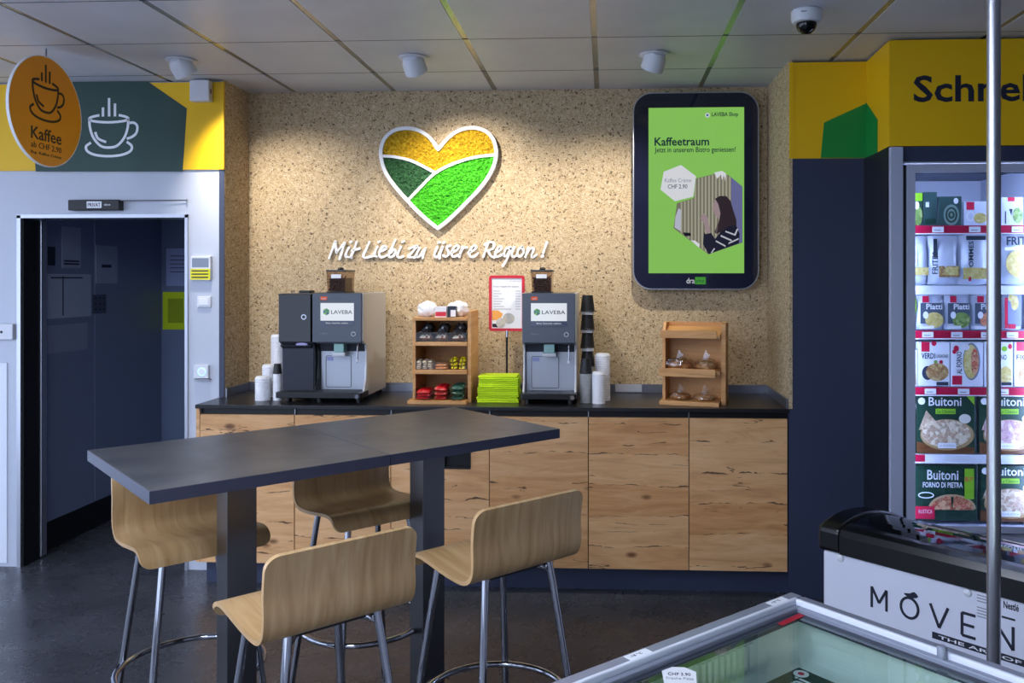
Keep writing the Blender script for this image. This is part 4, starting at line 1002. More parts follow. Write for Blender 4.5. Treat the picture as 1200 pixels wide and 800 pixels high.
# ================================================================== upright freezer
YP = 4.06; FX0, FX1 = 1.309, 2.085
M_LGREY = mat('light_grey_frame', '#aeb5cc', .35); M_INSIDE = mat('freezer_inside', '#dfe4f2', .4); M_DSIDE = mat('dark_side_panel', '#191c26', .4)
t = thing('upright_freezer', 'tall glass door freezer full of frozen meals under the yellow fascia', 'freezer', (FX0, YF, 0))
t.location = (0, 0, 0)
B('side_panel', M_DSIDE, t, FX0, FX0+.012, YF+.002, 4.78, 0, ZB-.002); B('side_panel', M_DSIDE, t, FX1-.012, FX1, YF+.002, 4.78, 0, ZB-.002)
B('back_panel', M_INSIDE, t, FX0+.012, FX1-.012, 4.72, 4.78, .1, ZB-.002)
B('inner_wall', M_INSIDE, t, FX0+.012, FX0+.03, YF+.06, 4.72, .1, 2.17); B('inner_wall', M_INSIDE, t, FX1-.03, FX1-.012, YF+.06, 4.72, .1, 2.17)
B('header', M_NAVY, t, FX0+.012, FX1-.012, YF, 4.72, Z(1110, 190, YF), ZB-.002)
B('header_line', M_LGREY, t, X(1057, YF), FX1-.012, YF-.003, YF, Z(1110, 191.5, YF), Z(1110, 189.5, YF))
B('front_post', M_LGREY, t, FX0, X(1057, YF), YF-.02, YF+.02, .08, ZB-.004, bevel=.004); B('front_post', M_LGREY, t, FX1-.05, FX1, YF-.02, YF+.02, .08, ZB-.004, bevel=.004)
B('base', M_LGREY, t, FX0+.012, FX1-.012, YF+.002, 4.72, .0, .47); 
for k in range(7): B('vent_slat', M_DGREY, t, X(1100, YF), FX1-.06, YF-.002, YF+.002, .1+.04*k, .118+.04*k)
dx0, dx1 = X(1061.5, YF), FX1-.055; gx0 = X(1070, YF); dz1 = Z(1110, 193, YF); gz1 = Z(1110, 203, YF); dz0, gz0 = .47, .5
dr = MB().box(dx0, gx0, YF-.03, YF-.002, dz0, dz1).box(dx1-.05, dx1, YF-.03, YF-.002, dz0, dz1).box(gx0, dx1-.05, YF-.03, YF-.002, gz1, dz1).box(gx0, dx1-.05, YF-.03, YF-.002, dz0, gz0).build('door', M_LGREY, t)
B('pane', m_glass('freezer_pane', '#eef4fb', 0), dr, gx0, dx1-.05, YF-.02, YF-.016, gz0, gz1); B('gasket', M_BLACK, dr, gx0, dx1-.05, YF-.015, YF-.004, gz1-.003, gz1+.002)
MB().cyl((dx1-.02, YF-.07, .9), (dx1-.02, YF-.07, 1.6), .012).build('handle', M_CHROME, dr)
B('dark_gap', M_DARKGAP, t, X(1057, YF)-.002, dx0+.004, YF-.004, YF+.012, .1, dz1)
M_FLED = mat('freezer_led', '#eaf0ff', .4, emit=36, ecol='#cfdcff')
B('led_strip', M_FLED, t, X(1062, YF), X(1065, YF), YF+.014, YF+.03, .52, 2.1); B('led_strip', M_FLED, t, FX1-.075, FX1-.062, YF+.012, YF+.03, .52, 2.1)
B('led_strip', M_FLED, t, FX0+.1, FX1-.1, YF+.06, YF+.075, 2.14, 2.15)
M_RAILR = mat('magenta_rail', '#b3123f', .4); ix0, ix1 = FX0+.031, FX1-.031
sv = [268, 336, 390.5, 456.5, 535, 612]; zs = [Z(1110, v-4, YP) for v in (268, 338, 390.5, 456.5, 535, 614)]
for i, z in enumerate(zs):
    if i < 5:
        s_ = B('shelf', M_INSIDE, t, ix0, ix1, YP-.015, 4.7, z-.02, z-.004)
        B('price_rail', M_RAILR if i in (0, 2, 3) else M_INSIDE, s_, ix0, ix1, YP-.02, YP-.016, z-.038, z-.002)
        B('rail_lip', M_PRINTW, s_, ix0, ix1, YP-.022, YP-.018, z-.043, z-.038)
        us = {0: (1099, 1142, 1192), 1: (), 2: (1087, 1121, 1156, 1186), 3: (1090, 1129, 1175), 4: ()}[i]
        for u in us:
            x = X(u, YP-.02); pl = B('price_label', M_PRINTW, s_, x-.026, x+.026, YP-.024, YP-.0225, z-.034, z-.008)
            B('print_line', M_PRINTG, pl, x-.018, x+.012, YP-.0245, YP-.024, z-.026, z-.022)
        if i == 4: B('price_label', M_RAILR, s_, ix0, X(1082, YP), YP-.0215, YP-.02, z-.036, z-.003)
MPZ = m_print('pizza_pale', [(.25, '#6c3a26'), (.4, '#c9b090'), (.62, '#ece2cc'), (.8, '#8a5238')], 60)
MPR = m_print('pizza_salami', [(.25, '#7a1a12'), (.42, '#c8402a'), (.6, '#e6cda0'), (.8, '#96301e')], 55)
MPM = m_print('pizza_ham', [(.25, '#9a6478'), (.42, '#d0aab0'), (.62, '#eadccb'), (.8, '#84505f')], 60)
MDG = mat('pack_dark_green', '#1f3f33', .35); MWP = mat('pack_white', '#dfe4ee', .35); MFI = mat('film_white', '#d3daec', .22); MPL = mat('pack_red', '#c81c44', .4)
MDK = mat('print_slate', '#2e3a4a', .4); MLIME = mat('print_lime', '#86c02c', .4); MYEL = mat('print_yellow', '#cdbb62', .45); MBRN = m_print('food_gratin', [(0, '#5a2d1c'), (.4, '#9a6a3c'), (.7, '#cfc08a'), (1, '#7a3424')], 60)
MGRN = m_print('food_green', [(0, '#3c5a34'), (.5, '#7a9a4c'), (1, '#c6cf9a')], 60); MFRI = m_print('food_fries', [(0, '#a8924a'), (.5, '#cdbb72'), (1, '#e3d9a4')], 70)
class Prod:
    def __init__(s, name, cat, label, row, u0, v0, u1, base, dep=.03, y=YP, soft=False):
        s.y = y; s.x0, z1 = atY(u0, v0, y); s.x1 = X(u1, y); s.z0 = zs[row]; s.w = s.x1-s.x0; s.h = z1-s.z0
        s.o = thing(name, label, cat, (s.x0, y, s.z0), 0, 'frozen food in the upright freezer')
        if soft: 
            M_ = Matrix.Translation((s.w/2, dep, s.h/2)) @ Matrix.Rotation(PI/2, 4, 'X')
            pillow(s.w, s.h, dep*1.2, row*7+int(u0), 8).tf(Matrix.Translation((0, dep*.6, 0)) @ M_).tf(Matrix.Translation((0, -dep*.35, 0))).build('bag', base, s.o, smooth=True)
            s.f = -.004
        else: B('carton', base, s.o, 0, s.w, 0, dep, 0, s.h, bevel=.0015); s.f = -.0004
        s.k = 0
    def _y(s): s.k += 1; return s.f-.0002*s.k
    def patch(s, a, b, c, d, m, nm='print_patch'): y = s._y(); B(nm, m, s.o, a*s.w, b*s.w, y, s.f+.001, c*s.h, d*s.h); return s
    def disc(s, cx, cz, rx, rz, m, nm='picture', a0=0, a1=2*PI, n=28):
        y = s._y(); P = ell(cx*s.w, cz*s.h, rx*s.w, rz*s.h, n, a0, a1); MB().prism(P, 'y', y, s.f+.001).build(nm, m, s.o); return s
    def poly(s, pts, m, nm='picture'): y = s._y(); MB().prism([(a*s.w, b*s.h) for a, b in pts], 'y', y, s.f+.001).build(nm, m, s.o); return s
    def ring(s, cx, cz, rx, rz, m, wd): y = s._y(); MB().ribbon(ell(cx*s.w, cz*s.h, rx*s.w, rz*s.h, 24), wd, 'y', y, s.f+.001, closed=True).build('ring', m, s.o); return s
    def text(s, st_, a, b, c, d, m, bold=0, vert=False):
        y = s._y()
        if vert: txt('lettering', st_, s.o, m, 0, (d-c)*s.h, 0, (b-a)*s.w, y+.0004, .0004, bold, M=Matrix.Translation((b*s.w, 0, c*s.h)) @ Matrix.Rotation(-PI/2, 4, 'Y'))
        else: txt('lettering', st_, s.o, m, a*s.w, b*s.w, c*s.h, d*s.h, y+.0004, .0004, bold)
        return s
FZ = 'frozen meal'
# top shelf
Prod('vegetable_bag', FZ, 'narrow green bag at the left end of the top freezer shelf', 0, 1070, 226, 1081, MDG).patch(0, 1, .75, 1, MLIME).disc(.5, .3, .5, .3, MGRN).disc(.4, .62, .25, .12, M_PRINTW)
Prod('vegetable_bag', FZ, 'plain dark green bag with a small white label on the top freezer shelf', 0, 1082.5, 225, 1098, mat('pack_teal', '#36514f', .3)).patch(.15, .4, .55, .7, M_PRINTW).patch(.1, .9, .04, .2, MDG)
Prod('vegetable_bag', FZ, 'broad dark green pack with a swirl picture on the top freezer shelf', 0, 1100, 230, 1127, mat('pack_teal', '#36514f', .3)).disc(.55, .36, .34, .36, mat('swirl_grey', '#7d948e', .4)).ring(.55, .36, .22, .24, MDG, .008).ring(.55, .36, .1, .1, MDG, .008).disc(.75, .84, .1, .1, M_PRINTW)
Prod('meal_carton', FZ, 'white pack with a red tag and round mark on the top freezer shelf', 0, 1130, 236, 1156, MFI).patch(.1, .45, .65, .98, MPL).ring(.28, .38, .16, .18, M_PRINTW, .008).disc(.72, .3, .3, .22, MFRI)
Prod('meal_carton', FZ, 'white pack with a green food picture right of the pole on the top shelf', 0, 1174, 231, 1199, MFI).patch(.28, .6, .85, 1, MPL).disc(.75, .35, .24, .28, MGRN).patch(.15, .2, .05, .5, MDK).poly([(.34, .58), (.5, .58), (.44, .36)], MDK)
# second shelf: large bags
def big(u0, v0, u1, lab): return Prod('frozen_bag', FZ, lab, 1, u0, v0, u1, MFI, .05, YP, True)
big(1069, 276, 1090, 'large white bag at the left end of the second freezer shelf').patch(.1, .9, .2, .36, MFRI)
p = big(1089, 275, 1126, 'large white bag with dark upright lettering on the second freezer shelf'); p.patch(.12, .24, .55, .92, MDK).text('FRITES', .08, .26, .22, .66, MDK, .02, True).patch(.3, .95, .16, .38, MBRN).patch(.5, .9, .2, .36, MFRI)
p = big(1125, 274, 1160, 'large white bag with black upright lettering left of the pole on the second shelf'); p.patch(.2, .85, .88, .96, MDK).text('POMMES', .28, .44, .28, .86, MDK, .02, True).patch(.1, .9, .12, .34, MFRI).patch(.28, .36, .08, .16, MPL)
p = big(1175, 274, 1216, 'large bag of potato fries right of the pole on the second shelf'); p.text('FRITES', .1, .95, .78, .95, MDK, .03).disc(.5, .42, .42, .28, MFRI).patch(.05, .95, .68, .74, M_PRINTW)
# third shelf: pouches
def pouch(u0, v0, u1, lab): return Prod('ready_meal_pouch', FZ, lab, 2, u0, v0, u1, MFI, .03, YP, True)
pouch(1068, 346, 1074, 'sliver of a green and white pouch at the left end of the third freezer shelf').patch(.1, .9, .5, .9, MLIME)
for u0, u1, lab, food, full in ((1075, 1106.5, 'slate fronted pouch with a pale yellow dish, left on the third freezer shelf', MFRI, 1), (1107.5, 1138, 'slate fronted pouch with a green dish, second on the third freezer shelf', MGRN, 1), (1139, 1171, 'slate fronted pouch with a red dish beside the pole on the third freezer shelf', MPR, 0)):
    p = pouch(u0, 345, u1, lab); p.patch(.1, .94, .18, .76, mat('pouch_slate', '#4a5668', .4)).patch(.18, .42, .78, .96, MPL).disc(.62, .28, .34, .22, food).text('Piatti', .32, .92, .58, .74, M_PRINTW, .02).disc(.3, .42, .1, .1, M_PRINTW).patch(.08, .6, .03, .12, M_PRINTW)
p = pouch(1176, 342, 1199, 'clear topped pouch of dumplings right of the pole on the third shelf'); p.patch(.15, .9, .1, .98, mat('pouch_violet', '#7d86a6', .35)).disc(.55, .72, .2, .2, MFRI).disc(.35, .85, .14, .1, MFRI).patch(.05, .2, .05, .85, MPL).patch(.22, .6, .04, .16, MPL)
# fourth shelf: cartons
def ctn(u0, v0, u1, lab): return Prod('meal_carton', FZ, lab, 3, u0, v0, u1, MWP, .03)
ctn(1068, 410, 1075, 'sliver of a white carton at the left end of the fourth freezer shelf').patch(.2, .8, .05, .35, MBRN).text('GR', .2, .8, .5, .62, MDK)
p = ctn(1076, 400.5, 1113, 'white carton with a round meat dish and red tag on the fourth freezer shelf'); p.patch(.1, .36, .78, 1, MPL).disc(.5, .97, .08, .06, MPL).text('VERDI', .1, .53, .62, .75, MDK, .02).text('LASAGNE', .56, .94, .64, .72, MDK).disc(.3, .3, .18, .16, MDK).disc(.6, .32, .36, .2, MBRN).disc(.55, .55, .06, .04, MGRN).disc(.72, .55, .06, .04, MPL).patch(.58, .95, .02, .1, MDK)
p = ctn(1114.5, 400.5, 1152, 'white carton with an upright oval dish and sideways lettering on the fourth freezer shelf'); p.text('AL FORNO', .17, .34, .28, .78, MDK, .02, True).disc(.64, .56, .27, .42, mat('dish_grey', '#7d8590', .3)).disc(.62, .56, .23, .38, MFRI).disc(.74, .56, .12, .3, MPR).disc(.48, .88, .09, .07, M_PRINTW).patch(.04, .34, .04, .24, MPL).disc(.16, .85, .08, .07, MPL).disc(.1, .78, .06, .05, MPL)
p = ctn(1153.5, 400.5, 1187, 'white carton half hidden by the pole on the fourth freezer shelf'); p.text('AL FORNO', .12, .78, .6, .72, MDK, .02).disc(.75, .26, .22, .2, MFRI).disc(.7, .85, .1, .06, MLIME).disc(.9, .9, .07, .06, MPL).patch(.6, .95, .03, .1, MDK)
p = ctn(1188.5, 400.5, 1222, 'white carton with a red tag right of the pole on the fourth freezer shelf'); p.patch(.08, .5, .8, 1, MPL).text('FIORI', .08, .7, .6, .72, MDK, .02).disc(.5, .26, .35, .18, MBRN)
# fifth and sixth shelf: pizza cartons
def pizza(row, u0, v0, u1, lab, m, kind):
    p = Prod('pizza_carton', 'pizza carton', lab, row, u0, v0, u1, MDG, .032)
    if kind == 0:
        p.poly([(.0, .0), (.98, .0), (.98, .1), (.6, .16), (.3, .14), (0, .2)], mat('print_brown', '#6b4326', .4)).disc(.52, .32, .46, .27, mat('board_tan', '#a88c62', .5)).disc(.5, .34, .42, .24, m).poly([(.03, .4), (.16, .74), (.42, .44)], m)
        p.text('Buitoni', .2, .76, .82, .97, M_PRINTW, .01).patch(.32, .66, .68, .77, MLIME).text('La Classica', .35, .64, .7, .75, M_PRINTD).disc(.08, .9, .06, .06, M_PRINTW).patch(.36, .67, .09, .18, M_PRINTW).text('LA RUSTICA', .38, .65, .115, .155, M_PRINTG).disc(.82, .6, .1, .08, mat('print_cream', '#d8d6cc', .5)).poly([(.84, 1), (.98, 1), (.98, .84)], MLIME)
    else:
        p.text('Buitoni', .2, .7, .74, .92, M_PRINTW, .01).text('FORNO DI PIETRA', .13, .77, .6, .7, M_PRINTW, .02).disc(.6, .22, .38, .26, mat('crust_tan', '#b9a27c', .5), a0=0, a1=PI).disc(.6, .2, .35, .25, m, a0=0, a1=PI).patch(.8, .95, .4, .95, MLIME).text('BUY', .81, .94, .72, .8, MPL, .02).patch(.01, .32, .03, .26, MPL).text('RUSTICA', .06, .28, .13, .2, M_PRINTW).ring(.18, .46, .12, .05, M_PRINTW, .004).poly([(.6, .2), (.62, .44), (.58, .44)], MDG)
    return p
Prod('pizza_carton', 'pizza carton', 'sliver of a dark green carton at the left end of the fifth freezer shelf', 4, 1067, 466, 1073.5, MDG).disc(.7, .85, .25, .08, M_PRINTW)
pizza(4, 1074.5, 463, 1143, 'dark green pizza carton with a pale pizza left of the pole on the fifth shelf', MPZ, 0)
pizza(4, 1148, 463, 1217, 'dark green pizza carton with a pinkish pizza behind the pole on the fifth shelf', MPM, 0)
Prod('pizza_carton', 'pizza carton', 'sliver of a dark carton at the left end of the lowest freezer shelf', 5, 1066, 570, 1071, MDK).disc(.5, .3, .4, .2, M_PRINTW)
pizza(5, 1072, 545, 1145, 'dark green pizza carton with half a salami pizza on the lowest freezer shelf', MPR, 1)
pizza(5, 1149, 545, 1218, 'dark green pizza carton with a pale pizza behind the pole on the lowest shelf', MPZ, 0)

# ================================================================== ice cream chest
CA = math.radians(-45.2); CO = atZ(964, 642.7, .69)
ch = thing('ice_cream_chest', 'white ice cream chest freezer with black curved glass lid', 'chest freezer', (CO.x, CO.y, 0), CA)
CL, CW = 1.36, .62
MB().prism([(0, .06), (0, .69), (CW, .6), (CW, .06)], 'x', 0, CL).build('body', mat('chest_white', '#d5d8e6', .35), ch, bevel=.012, seg=3)
MB().box(.03, CL-.03, .03, CW-.03, .02, .06).build('plinth', M_BLACK, ch)
top = [(-.012, .755), (.0, .775), (.06, .79), (.15, .797), (.28, .785), (.42, .745), (.55, .695), (.62, .67)]
topc = spline(top, 4)
def zrim(y):
    for p, q_ in zip(topc, topc[1:]):
        if p[0] <= y <= q_[0]: return p[1]+(q_[1]-p[1])*(y-p[0])/(q_[0]-p[0])
    return topc[-1][1]
M_RIM = mat('black_rim', '#0b0b0d', .22)
end = [(p[0], p[1]) for p in topc]+[(.632, .645), (.632, .6), (.62, .598), (0, .688), (-.012, .69)]
rim = MB()
rim.prism(end, 'x', -.012, .07).build('end_rim', M_RIM, ch, bevel=.012, seg=3)
MB().prism(end, 'x', CL-.07, CL+.012).build('end_rim', M_RIM, ch, bevel=.012, seg=3)
MB().prism([(-.012, .69), (-.012, .752), (.0, .772), (.03, .779), (.062, .779), (.062, .68), (0, .688)], 'x', .07, CL-.07).build('front_rim', M_RIM, ch)
MB().prism([(.565, .69), (.6, .678), (.62, .668), (.632, .645), (.632, .6), (.62, .598), (.565, .606)], 'x', .07, CL-.07).build('back_rim', M_RIM, ch)
gp = [(y, zrim(y)-.012) for y in [.062+.503*k/14 for k in range(15)]]
for nm, a, b in (('lid_pane', .07, CL/2+.02), ('lid_pane', CL/2-.02, CL-.07)):
    off = 0 if a < .1 else -.006
    mb = MB(); mb.ribbon([(y, z+off) for y, z in gp], .004, 'x', a, b); lid = mb.build(nm, m_glass('lid_glass', '#e4ecee', .03) if 'lid_glass' not in MATS else MATS['lid_glass'], ch)
    e = b if a < .1 else a
    MB().ribbon([(y, z+off+.003) for y, z in gp], .01, 'x', e-.012, e+.012).build('lid_bar', M_RIM, lid)
B('liner', M_INSIDE, ch, .071, CL-.071, .063, .564, .48, .5)
mp_ = [mat('ice_pack_%d' % k, c_, .35) for k, c_ in enumerate(('#dfe3ea', '#9fc7cf', '#c9ced8', '#b23a52', '#6a7fb0', '#e3dcc4'))]
rnd = random.Random(9)
ipm = [MB().box(-.07, .07, -.055, .055, 0, .07).mesh('ice_cream_pack', m_) for m_ in mp_]
Rc = Matrix.Rotation(CA, 3, 'Z'); CO3 = Vector((CO.x, CO.y, 0))
for i in range(7):
    for j in range(3):
        p = CO3+Rc @ Vector((.17+i*.165, .15+j*.155, .501+rnd.random()*.04))
        o = place(ipm[rnd.randrange(6)], 'ice_cream_pack', p, (0, 0, CA+rnd.uniform(-.08, .08)), 'ice cream pack lying under the curved chest lid', 'ice cream', 'ice cream packs in the chest')
def onchest(u, v):
    r = Vector(ray(u, v)); nrm = Rc @ Vector((0, -1, 0)); o_ = CO3-Vector((0, 0, ZC)); k_ = o_.dot(nrm)/r.dot(nrm)
    p = r*k_+Vector((0, 0, ZC))-CO3; p = Rc.inverted() @ p; return p.x, p.z
sM, zb = onchest(1021.7, 711); _, zt_ = onchest(1021.7, 686.8); sE, _ = onchest(1127.5, 730); pit = (sE-sM)/3.0; lh = zt_-zb; lw = onchest(1039, 711)[0]-sM
M_LOGO = mat('logo_navy', '#1a1f30', .5)
for k, c_ in enumerate('MOVENPICK'):
    a = sM+pit*k; w_ = {'M': 1.0, 'O': 1.2, 'V': 1.08, 'E': .78, 'N': .95, 'P': .75, 'I': .12, 'C': 1.0, 'K': .8}[c_]*lw
    if a+w_ > CL-.03: break
    if c_ == 'O':
        MB().ribbon(ell(a+w_/2, zb+lh*.5, w_*.46, lh*.47, 30), lh*.12, 'y', -.002, 0, closed=True).build('logo_letter', M_LOGO, ch)
        MB().prism(spline([(a+w_*.2, zb+lh*1.12), (a+w_*.5, zb+lh*.98), (a+w_*.95, zb+lh*1.1), (a+w_*.75, zb+lh*1.3), (a+w_*.5, zb+lh*1.18)], 3, True), 'y', -.002, 0).build('logo_bird', M_LOGO, ch)
    else:
        G = {'M': [[(0, 0), (0, 1), (.5, .3), (1, 1), (1, 0)]], 'V': [[(0, 1), (.5, 0), (1, 1)]], 'E': [[(0, 0), (0, 1)], [(0, 1), (1, 1)], [(0, .5), (.9, .5)], [(0, 0), (1, 0)]], 'N': [[(0, 0), (0, 1), (1, 0), (1, 1)]], 'P': [[(0, 0), (0, 1), (.8, 1), (1, .75), (.8, .5), (0, .5)]], 'I': [[(.5, 0), (.5, 1)]], 'C': [[(1, .85), (.6, 1), (.2, .85), (0, .5), (.2, .15), (.6, 0), (1, .15)]], 'K': [[(0, 0), (0, 1)], [(1, 1), (0, .5), (1, 0)]]}[c_]
        mb = MB()
        for st_ in G:
            for p_, q_ in zip(st_, st_[1:]): mb.ribbon([(a+p_[0]*w_, zb+p_[1]*lh), (a+q_[0]*w_, zb+q_[1]*lh)], lh*.12, 'y', -.002, 0)
        mb.build('logo_letter', M_LOGO, ch)
ba, bz = onchest(1092.6, 739.5); _, bz0 = onchest(1092.6, 747)
B('slogan_bar', M_LOGO, ch, ba, CL-.02, -.002, 0, bz0, bz)
txt('lettering', 'THE ART OF SWISS ICE CREAM', ch, M_PRINTW, ba+.02, ba+.62, bz0+.005, bz-.005, -.002, .0006, .01)
a, z_ = onchest(1176, 712); b, z2 = onchest(1194, 709); txt('lettering', 'Nestlé', ch, M_LOGO, a, b, z_, z_+.022, 0, .001, .02)
B('underline', M_LOGO, ch, a-.005, b-.01, -.001, 0, z_-.03, z_-.024)
a, z_ = onchest(1145, 697)
for k in range(7): B('print_line', M_PRINTG, ch, a, a+(.05, .05, .055, .035, .05, .05, .04)[k], -.001, 0, z_-.009*k-(.01 if k > 2 else 0), z_-.009*k+.003-(.01 if k > 2 else 0))
for u, v in ((985, 653.5), (1134, 694)):
    a, z_ = onchest(u, v); MB().lathe([(.013, 0), (.012, .005), (.006, .009), (0, .01)], n=16).tf(Matrix.Translation((a, 0, z_)) @ Matrix.Rotation(PI/2, 4, 'X')).build('bolt_cap', M_WHITE, ch, smooth=True)

# ================================================================== chrome pole between the freezers
rr = ray(1164.5, 400); p = Vector((rr[0], rr[1]))*2.0
t = thing('floor_pole', 'shiny steel pole from floor to ceiling between the freezers', 'pole', (p.x, p.y, 0))
MB().cyl((0, 0, .004), (0, 0, ZCL-.001), .0155, n=28).build('tube', mat('pole_steel', '#b9bbc2', .3, .9), t, smooth=True)
MB().lathe([(.045, 0), (.045, .004), (.02, .008), (.016, .03)], n=24).build('foot_flange', M_CHROME, t, smooth=True)

# ================================================================== glass topped island freezer in the foreground
GA = math.radians(41.4); ZG = .88; GO = atZ(927, 692.5, ZG)
g = thing('island_freezer', 'glass topped island freezer with grey rim in the foreground', 'chest freezer', (GO.x, GO.y, 0), GA)
LX, LY = 1.5, .86
M_GRIM = mat('freezer_rim', '#8b90a0', .34, .25); M_GRW = mat('freezer_rim_white', '#d9dde8', .3); M_GSK = mat('dark_gasket', '#3b404c', .4)
def frame(z0, z1, o, i, m, nm, bev=0):
    for a in ((-LX+o, -o, -i, -o), (-LX+o, -o, -LY+o, -LY+i), (-LX+o, -LX+i, -LY+i, -i), (-i, -o, -LY+i, -i)):
        B(nm, m, g, *a, z0, z1, bevel=bev)
MB().box(-LX+.03, -LX+.06, -LY+.03, -.03, .05, ZG-.05).box(-.06, -.03, -LY+.03, -.03, .05, ZG-.05).box(-LX+.06, -.06, -LY+.03, -LY+.06, .05, ZG-.05).box(-LX+.06, -.06, -.06, -.03, .05, ZG-.05).box(-LX+.06, -.06, -LY+.06, -.06, .05, .35).build('body', M_WHITE, g)
frame(ZG-.05, ZG, .0, .036, M_GRIM, 'rim_rail', .006)
frame(ZG-.05, ZG+.006, .036, .046, M_GRW, 'rim_bead', .003)
frame(ZG-.05, ZG-.006, .046, .062, M_GRIM, 'rim_step', .002)
frame(ZG-.03, ZG-.016, .062, .074, M_GSK, 'gasket')
M_GL2 = m_glass('lid_pane_glass', '#e6eeec', .0)
l1 = B('lid_pane', M_GL2, g, -LX*.5-.01, -.066, -LY+.066, -.066, ZG-.022, ZG-.017); l2 = B('lid_pane', M_GL2, g, -LX+.066, -LX*.5+.01, -LY+.066, -.066, ZG-.03, ZG-.025)
B('pane_bar', M_GRIM, l1, -LX*.5-.012, -LX*.5+.002, -LY+.066, -.066, ZG-.024, ZG-.012)
M_LIN = mat('liner_white', '#d3dad8', .4)
# moulded inner walls with a rounded ledge
lp = spline([(.062, ZG-.03), (.068, ZG-.075), (.085, ZG-.105), (.125, ZG-.118), (.135, ZG-.15), (.138, .36)], 4)
for nm, M_ in (('liner_wall', None),):
    lf = [(-d_, z_) for d_, z_ in lp]+[(-.06, .36), (-.06, ZG-.03)]
    MB().prism(lf, 'x', -LX+.06, -.06).build('liner_wall', M_LIN, g)
    MB().prism([(y, z) for y, z in lf], 'x', .06, LY-.06).tf(Matrix.Rotation(-PI/2, 4, 'Z')).build('liner_wall', M_LIN, g)
    MB().prism([(-LY-y, z) for y, z in lf], 'x', -LX+.06, -.06).build('liner_wall', M_LIN, g)
    MB().prism([(-LX-y, z) for y, z in lf], 'x', .06, LY-.06).tf(Matrix.Rotation(-PI/2, 4, 'Z')).build('liner_wall', M_LIN, g)
B('liner_floor', M_LIN, g, -LX+.06, -.06, -LY+.06, -.06, .35, .362)
Rg = Matrix.Rotation(GA, 3, 'Z'); GO3 = Vector((GO.x, GO.y, 0))
def ong(u, v, z):
    p = atZ(u, v, z); q_ = Rg.inverted() @ (Vector((p.x, p.y, z))-GO3); return q_.x, q_.y
MB().prism([(-.15, -.088), (-.15, -.074), (-.066, -.07), (-.066, -.086)], 'z', ZG-.0158, ZG-.015).build('red_tape', mat('red_tape', '#b0142c', .5), g)
for a in ((-LX+.066, -LX+.08, -LY+.1, -.1), (-LX+.08, -.08, -LY+.066, -LY+.08)):
    B('added_rim_glow', mat('added_rim_glow', '#eef6ee', .4, emit=30, ecol='#eaf3ea'), g, *a, ZG-.048, ZG-.042)  # hidden glowing strips added to brighten the freezer inside
for u, v in ((741, 763), (899, 700)):
    x_, y_ = ong(u, v, ZG); st2 = B('rim_sticker', M_PRINTW, g, x_-.03, x_+.03, -.03, -.008, ZG, ZG+.0006)
    txt('lettering', '-18 °C', g, M_PRINTD, x_-.022, x_+.01, -.022, -.014, 0, .0004, M=Matrix.Translation((0, 0, ZG+.0006)) @ Matrix.Rotation(-PI/2, 4, 'X'))
x_, y_ = ong(1113, 762, ZG); MB().lathe([(.01, 0), (.01, .02), (.008, .024), (0, .024)], (-.05, y_, ZG-.006), 16).build('stop_knob', M_GRIM, g, smooth=True)
# price tag on the pane
x_, y_ = ong(796, 790, ZG-.016); hx = .03
tg = thing('price_tag', 'white pointed price tag lying on the foreground freezer pane', 'price tag', GO3+Rg @ Vector((x_, y_, ZG-.0165)), GA-.75)
MB().prism([(-.03, -.05), (.03, -.05), (.033, .012), (.012, .03), (-.012, .03), (-.033, .012)], 'z', 0, .001).build('card', M_PAPER, tg)
FL = Matrix.Translation((0, 0, .001)) @ Matrix.Rotation(-PI/2, 4, 'X')
txt('lettering', 'CHF 3.90', tg, M_PRINTD, -.022, .022, -.006, .006, 0, .0004, .01, M=FL)
txt('lettering', 'Frische Pizza', tg, M_PRINTG, -.026, .026, -.022, -.013, 0, .0004, M=FL)
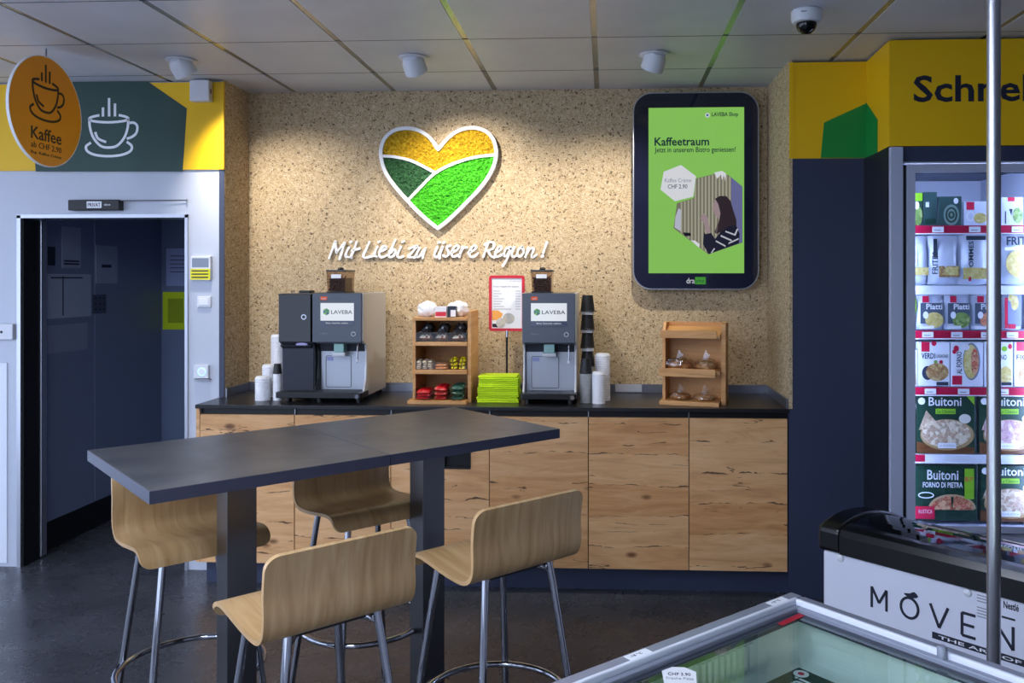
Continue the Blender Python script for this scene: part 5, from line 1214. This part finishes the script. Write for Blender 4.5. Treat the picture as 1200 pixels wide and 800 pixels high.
# things lying in it
def ing(name, label, cat, x, y, z, rz=0): return thing(name, label, cat, GO3+Rg @ Vector((x, y, z)), GA+rz, 'food in the foreground freezer')
pcx, pcy = -.172, -.146
for k in range(7):
    o = ing('pizza_carton', ('green pizza carton with a round seal on top of the pile in the foreground freezer', 'green pizza carton just below the topmost in the foreground freezer', 'third green pizza carton from the top in the foreground freezer', 'fourth green pizza carton from the top in the foreground freezer', 'fifth green pizza carton from the top in the foreground freezer', 'sixth green pizza carton from the top in the foreground freezer', 'lowest green pizza carton of the pile in the foreground freezer')[k], 'pizza carton', pcx-.14+.004*(k % 3), pcy-.14-.003*(k % 2), .80-.034*k)
    B('carton', MDG, o, -.14, .14, -.14, .14, -.0335, 0, bevel=.001)
    if k == 0:
        txt('lettering', 'Buitoni', o, M_PRINTW, -.06, .1, .08, .12, 0, .0004, .01, M=Matrix.Translation((0, 0, .0002)) @ Matrix.Rotation(-PI/2, 4, 'X'))
        txt('lettering', 'La Classica', o, M_PRINTW, -.05, .06, .045, .065, 0, .0004, M=Matrix.Translation((0, 0, .0002)) @ Matrix.Rotation(-PI/2, 4, 'X'))
        MB().prism(ell(.118, .118, .016, .016, 20), 'z', 0, .0005).build('seal', M_PRINTW, o); MB().prism(ell(.118, .118, .007, .007, 16), 'z', 0, .0008).build('seal_mark', MPL, o)
        MB().prism(ell(.02, -.05, .1, .085, 28), 'z', 0, .0005).build('picture', MPZ, o)
        MB().prism(ell(.115, .04, .024, .02, 20), 'z', 0, .0009).build('picture', MPR, o)
gr_ = B('air_grille', mat('ribbed_white', '#cfd3d4', .45), g, -.44, -.23, -.07, -.064, .74, .846)
for k in range(11): B('rib', mat('ribbed_white', '#cfd3d4', .45), gr_, -.437+k*.019, -.437+k*.019+.010, -.077, -.07, .745, .844)
for k, (x0_, x1_, c_, lab, top_) in enumerate(((-.75, -.46, '#c9cf7a', 'yellow green carton standing at the rim left of the ribbed grille', .842),)):
    o = ing('food_carton', lab, 'carton', (x0_+x1_)/2, -.165, .363); hw_ = (x1_-x0_)/2
    o.location = GO3+Rg @ Vector(((x0_+x1_)/2, -.165 if k else -.165, .363))
    B('carton', mat('carton_%d' % k, c_, .5), o, -hw_, hw_, -.02, .02, 0, top_-.363, bevel=.002)
    B('print_patch', M_PRINTW, o, -hw_*.6, hw_*.3, -.0205, -.02, .15, .28)
